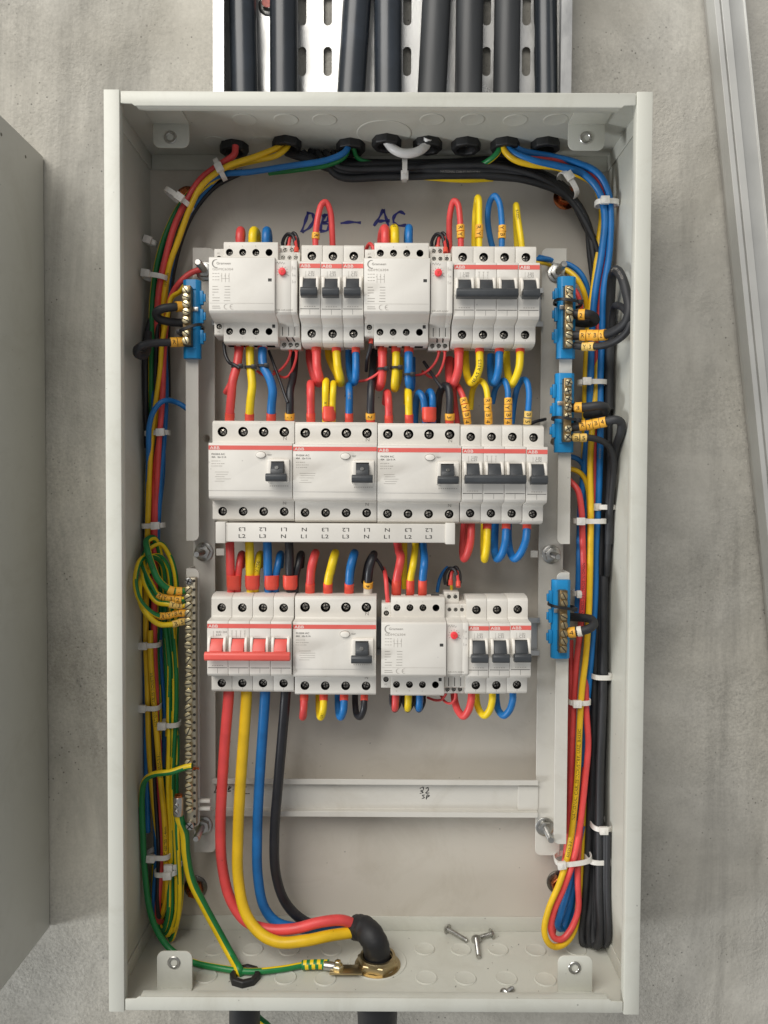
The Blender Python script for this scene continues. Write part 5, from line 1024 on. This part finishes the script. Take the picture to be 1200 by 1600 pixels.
put('dark blue wire hidden inside the lower right loop', 'blue', 3.6, [(905, 1330, 98), (895, 1390, 96), (886, 1430, 95), (884, 1452, 96), (892, 1440, 101), (900, 1390, 103)], group=RB)
put('yellow wire leaving the top of the uppermost right terminal block', 'yellow', 3.0, [(872, 418, 94), (888, 424, 90), (903, 438, 86), (912, 455, 86), (917, 480, 92), (918, 540, 98)], group=RB)
put('blue wire passing above the uppermost right terminal block', 'blue', 3.0, [(842, 402, 88), (868, 408, 96), (890, 414, 94), (906, 426, 92), (916, 444, 92), (921, 480, 96), (922, 560, 100)], group=RB)
put('red wire behind the uppermost right terminal block', 'red', 2.6, [(884, 440, 92), (898, 453, 90), (906, 470, 90), (909, 500, 96)], group=RB)
put('short blue stub right of the last top row breaker', 'blue', 2.4, [(830, 405, 78), (845, 405, 80), (862, 407, 90)], group=RB)
put('short yellow stub right of the last top row breaker', 'yellow', 2.0, [(834, 410, 78), (846, 411, 82), (860, 414, 92)], group=RB)
# --- black cables
KC = []
for i, (dx, Y, r, lab) in enumerate(((0, 92, 4.6, 'frontmost'), (7, 98, 4.6, 'second'), (-8, 100, 4.4, 'third'), (3, 107, 4.6, 'rearmost'), (-5, 92, 4.0, 'lowest'), (10, 90, 3.4, 'thin outermost'), (-12, 94, 3.4, 'thin innermost'))):
    dy = (-3, -12, 4, -16, 8, -8, 1)[i]
    put(f'{lab} of the black cables running under the top panel and down the right side', 'cable', r, [(448+i*12, 238, 98), (472+i*9, 250+dy*.4, Y), (530, 267+dy*.8, Y), (600, 270+dy, Y), (700, 268+dy, Y), (780, 270+dy, Y), (840, 280+dy*.9+dx*.3, Y), (885, 303+dy*.5+dx*.3, Y), (915, 345+dx*.5, Y), (930+dx*.6, 400, Y), (938+dx*.7, 470, Y+4), (942+dx*.6, 560, Y+4), (941+dx, 660, Y), (940+dx, 760, Y), (938+dx, 860, Y), (936+dx, 960, Y), (935+dx, 1060, Y), (933+dx, 1160, Y), (930+dx, 1260, Y), (928+dx, 1340, Y), (929+dx*1.2, 1400, Y-2), (928+dx*1.6, 1450, Y-6), (930+dx*1.7, 1474, Y-8), (935+dx*1.5, 1462, Y-4), (938+dx*1.2, 1400, Y+3), (940+dx, 1300, min(Y+6, 109))], group=KB, text=[('NATIONAL CABLES INDUSTRY', 690, 270+dy, 1.8, False, 1., 'ink_grey'), ('450/750 V NATIONAL CABLES', 893, 312, 1.8, False, 1., 'ink_grey')] if i == 0 else None)
put('black cable hanging in a loop beside the colour loop at the lower right', 'cable', 4.3, [(926, 1120, 98), (922, 1230, 94), (919, 1330, 90), (914, 1400, 88), (909, 1450, 88), (910, 1472, 90), (917, 1468, 96), (921, 1420, 101), (923, 1340, 104)], group=KB)
put('black cable folded up at the floor in the right corner', 'cable', 4.6, [(944, 900, 86), (943, 1000, 85), (941, 1100, 84), (938, 1220, 82), (936, 1320, 80), (937, 1400, 78), (938, 1450, 74), (935, 1474, 74), (929, 1476, 80), (926, 1450, 86), (928, 1380, 92)], group=KB)
put('yellow wire showing under the black cables below the top panel', 'yellow', 2.6, [(600, 268, 104), (640, 274, 100), (690, 279, 97), (730, 281, 98), (770, 279, 103)], group=None)
put('green striped wire lying on the black cables below the top panel', 'gy', 2.0, [(552, 230, 86), (558, 246, 94), (585, 256, 98), (625, 262, 100), (660, 266, 106)], group=None, stripe=(.2, .003, .35))
put('green wire running left from the third bush behind the blue one', 'gy', 2.6, [(545, 226, 88), (538, 244, 86), (515, 256, 86), (470, 264, 90), (420, 270, 96)], group=None, stripe=(.4, .002, .2))
# cables into the right terminal blocks
put('black cable with number 2 sleeve on the uppermost right block', 'cable', 3.9, [(895, 491, 56), (905, 491, 54), (917, 491, 52), (927, 494, 55), (930, 501, 62), (922, 505, 70), (905, 504, 78), (890, 502, 84)], marks=[('2', 909, 491, 'marker')], fs=0)
put('grey black cable with R Y B 2 sleeves bulging to the right wall', 'cable', 3.9, [(893, 524, 56), (905, 524, 54), (925, 524, 50), (945, 523, 44), (963, 516, 34), (978, 503, 26), (983, 485, 24), (979, 458, 30), (971, 432, 38), (963, 422, 48), (957, 430, 60), (954, 465, 72), (953, 540, 80), (952, 640, 82)], marks=[('RYB2', 910, 524, 'marker')], text=[('450/750 V BASEC', 974, 440, 2.0, False, 1., 'ink_grey')])
put('thinner grey black cable with Y3 sleeves below the bulging one', 'cable', 3.0, [(896, 540, 58), (906, 541, 56), (922, 541, 52), (942, 540, 44), (962, 533, 34), (978, 520, 27), (984, 508, 24), (983, 495, 28), (972, 480, 44), (960, 480, 62), (955, 530, 76)], marks=[('Y3', 914, 541, 'pale')])
put('black cable with number 3 sleeve on the middle right block', 'cable', 3.8, [(893, 637, 58), (903, 637, 54), (917, 636, 52), (935, 634, 50), (945, 636, 52), (946, 642, 58), (935, 646, 68), (915, 648, 80)], marks=[('3', 904, 637, 'marker')])
put('grey black cable with R Y B 4 sleeves on the middle right block', 'cable', 3.7, [(893, 668, 58), (905, 666, 55), (925, 663, 52), (945, 659, 48), (962, 656, 44), (970, 660, 46), (970, 675, 54), (962, 700, 66), (954, 750, 78), (951, 850, 82)], marks=[('RYB4', 911, 665, 'marker')])
put('thin black cable with B5 sleeves on the middle right block', 'cable', 2.8, [(892, 684, 58), (903, 684, 55), (920, 684, 54), (938, 688, 56), (951, 697, 60), (958, 715, 64), (958, 745, 68), (953, 800, 78), (948, 900, 84)], marks=[('B5', 900, 684, 'pale')])
c4 = put('black cable with white and number 4 sleeves on the lowest right block', 'cable', 3.8, [(885, 988, 58), (893, 988, 54), (908, 986, 52), (921, 982, 52), (928, 975, 56), (924, 968, 62), (908, 965, 70), (890, 964, 80)], marks=[('4', 895, 988, 'marker')])
O4 = c4.location/MM; b = MB(); sweep(b, catmull([at(902.5, 987, 53.2), at(906, 986.5, 52.5), at(909, 986, 52)], 3), 4.6, 14); link('white_sleeve', b.mesh('white_sleeve', 'ferrule_white', smooth=True, org=O4, fix=False), c4)
put('black wire with number 1 sleeve curling at the left blue block', 'cable', 3.6, [(290, 480, 56), (281, 479, 54), (268, 480, 50), (252, 483, 48), (244, 489, 50), (247, 497, 54), (260, 502, 58), (276, 504, 62), (290, 505, 64)], marks=[('1', 279, 479, 'marker', True)], fs=0)
put('black wire with R1 sleeves curling at the left blue block', 'cable', 3.3, [(291, 533, 58), (281, 534, 56), (262, 535, 52), (240, 536, 46), (222, 540, 40), (214, 546, 40), (215, 554, 46), (224, 556, 54), (230, 548, 64), (232, 520, 76)], marks=[('R1', 271, 534.5, 'marker', True)])
# ================================================================ cable ties
def tie(px, py, Y, ang, a, d_, label, head=0., col='nylon', group='white cable ties', tail=0, w_=4.4):
    """strap round a bundle: ang = direction of the bundle in the picture (deg from vertical, clockwise), a/d_ = half width/half depth in mm, head = place of the lock across the bundle (-1..1)"""
    c = at(px, py, Y); g = math.radians(ang); ax = Vector((math.sin(g), 0, -math.cos(g))); sd = Vector((math.cos(g), 0, math.sin(g)))
    b = MB(); n = 26; vs = []; fs = []
    for k in range(n):
        q = 2*math.pi*k/n; e = .7
        for rr in (0, 1.1):
            p = sd*math.copysign(abs(math.cos(q))**e, math.cos(q))*(a+rr)+Vector((0, 1, 0))*math.copysign(abs(math.sin(q))**e, math.sin(q))*(d_+rr)
            vs += [p-ax*w_/2, p+ax*w_/2]
    for k in range(n):
        o, m = 4*k, 4*((k+1) % n)
        fs += [(o+2, o+3, m+3, m+2), (o, m, m+1, o+1), (o, o+2, m+2, m), (o+1, m+1, m+3, o+3)]
    b.add(vs, fs)
    t = thing('cable_tie', c, label, 'cable tie', group)
    link('strap', b.mesh('strap', col, smooth=True), t)
    k_ = 1 if w_ > 4 else .55
    hb = MB().box(-k_*3.7, k_*3.7, -3.6*k_, 0, -k_*3.3, k_*3.3); hb.box(-1.4*k_, 1.4*k_, -3.9*k_, -3.5*k_, -2*k_, 2*k_)
    h = link('lock', hb.mesh('lock', col, bevel=.7), t, sd*(head*a)+Vector((0, -d_*(1-abs(head)**3)**.33-.6 if abs(head) < 1 else 0, 0)), rot=(0, -g+(math.pi/2 if tail == 9 else 0), 0))
    if tail and tail != 9: link('tail', MB().box(-.5, .5, -2, -1, 0, tail).mesh('tail', col), t, sd*(head*a)+Vector((0, -d_, 0)), rot=(0, -g+1.3, 0))
def u(px): return px/1.72
tie(344, 265, 79, -64, 8.5, 7, 'white cable tie beside the leftmost bush', .25)
tie(280, 312, 86, -35, 13, 11, 'white cable tie in front of the upper left anchor bolt', .35)
tie(243, 434, 89, -8, 11, 10, 'white cable tie left of the upper left stud', -.5)
tie(246, 677, 87, 3, 10, 8, 'white cable tie below the arching blue wire', .55)
tie(240, 821, 85, 3, 9, 8, 'white cable tie above the green wire coil', .5)
tie(236, 1006, 86, 0, 8, 8, 'white cable tie below the green wire coil', -.55)
tie(235, 1103, 85, -3, 8.5, 8, 'white cable tie on the printed yellow wire at the left', -.6)
tie(265, 1130, 87, 0, 9, 7, 'white cable tie around the green wires beside the brass bar', -.5)
tie(249, 1334, 85, -3, 10, 8, 'white cable tie above the lower left loops', -.5)
tie(271, 1349, 86, 0, 7, 7, 'upper white cable tie around the lower green loops', -.3)
tie(261, 1360, 84, 5, 10, 8, 'lower white cable tie around the lower green loops', .3)
tie(237, 379, 96, -20, 4, 4, 'small white tie lock at the outer side of the left bend', -.5)
tie(632, 266, 92, 90, 8, 10, 'white cable tie hanging from the black cables below the white wire', -.95)
tie(887, 290, 88, -55, 12, 12, 'white cable tie above the upper right anchor bolt', -.3)
tie(948, 318, 79, 0, 9.5, 6, 'white cable tie around the two right blue wires', -.4)
tie(925, 598, 84, 0, 12, 8, 'white cable tie between the upper two right terminal blocks', -.6)
tie(921, 814, 80, 0, 13.5, 8, 'white cable tie below the red wire entering the right bundle', -.75)
tie(905, 926, 92, 0, 5.5, 8, 'white cable tie lock beside the lowest right terminal block', -.2)
tie(904, 1095, 84, 0, 9.5, 8, 'white cable tie below the lowest right terminal block', -.4)
tie(895, 1340, 84, 8, 16, 11, 'white cable tie gathering the loop at the lower right', -.8)
tie(932, 1338, 88, 0, 10, 12, 'white cable tie around the black cables above the floor', .9)
tie(938, 1287, 88, 0, 8.5, 12, 'white cable tie lock on the black cables at the lower right', -.1)
tie(938, 1054, 92, 0, 9, 12, 'white cable tie around the black cables beside the lowest block', .98)
tie(944, 792, 90, 0, 9, 12, 'white cable tie around the black cables beside the right stud', -.98)
for px, py, a, lab in ((299, 516, 10, 'black cable tie around the left blue terminal block'), (887, 474, 11, 'black cable tie around the uppermost right blue block'), (884, 656, 11, 'black cable tie around the middle right blue block'), (878, 947, 11, 'black cable tie around the lowest right blue block')):
    tie(px, py, 60, -8 if px > 600 else 20, a, 11.5, lab, .8 if px > 600 else -.9, 'tie_black', 'black cable ties on terminal blocks', w_=2.4)
for px, py, lab in ((371, 573, 'black tie around the red wire under the left contactor'), (391.5, 574, 'black tie around the yellow wire under the left contactor'), (411.5, 572, 'black tie around the blue wire under the left contactor'), (598, 577, 'black tie around the red wire under the middle contactor'), (619, 575, 'black tie around the yellow wire under the middle contactor'), (638.5, 586, 'black tie around the blue wire under the middle contactor')):
    tie(px, py, 53, 0, 3.9, 4, lab, .9, 'tie_black', 'small black ties under the contactors', w_=2.0)
# ================================================================ loose screws on the floor of the box
def loose_screw(hx, hy, tx, ty, label, L=None):
    zf = Z0+T; H = at_z(hx, hy, zf+4.2); Tt = at_z(tx, ty, zf+2.2); d = (Tt-H); L = d.length; d.normalize()
    t = thing('loose_screw', H, label, 'screw', 'loose screws on the enclosure floor')
    link('head', MB().lathe((0, 0, 0), d, [(2.0, -2.6), (3.8, -2.0), (4.6, -.9), (4.7, 0), (2.4, .1)], 20).mesh('head', 'zinc', smooth=True), t)
    pr = []
    for k in range(int(L/.9)): pr += [(2.2, k*.9), (1.85, k*.9+.45)]
    link('shank', MB().lathe((0, 0, 0), d, pr+[(1.7, L)], 12).mesh('shank', 'zinc', smooth=True), t)
loose_screw(700, 1452, 730, 1470, 'loose screw lying leftmost of the three on the floor')
loose_screw(767, 1459, 741, 1467, 'loose screw with its head at the right of the three on the floor')
loose_screw(744, 1468, 748, 1496, 'loose screw pointing to the viewer in the middle of the three')
loose_screw(789, 1553, 801, 1544, 'single loose screw at the front edge of the floor')

# swarf and crumbs lying about in the box
b = MB(); rs_ = random.Random(21)
for k in range(70):
    px, py = rs_.uniform(320, 900), rs_.uniform(1462, 1550); q = at_z(px, py, Z0+T+.35); e = rs_.uniform(.2, .7); a = rs_.uniform(0, 3)
    u_ = Vector((math.cos(a), math.sin(a), 0))*e*rs_.uniform(1, 2.4); v_ = Vector((-math.sin(a), math.cos(a), 0))*e*.5
    b.add([q+u_, q+v_, q-u_, q-v_, q+Vector((0, 0, e*.6)), q-Vector((0, 0, .3))], [(0, 1, 4), (1, 2, 4), (2, 3, 4), (3, 0, 4), (1, 0, 5), (2, 1, 5), (3, 2, 5), (0, 3, 5)])
link('swarf', b.mesh('swarf', 'steel_dark'), kind='stuff', label='fine drilling swarf and crumbs scattered on the enclosure floor', cat='swarf')
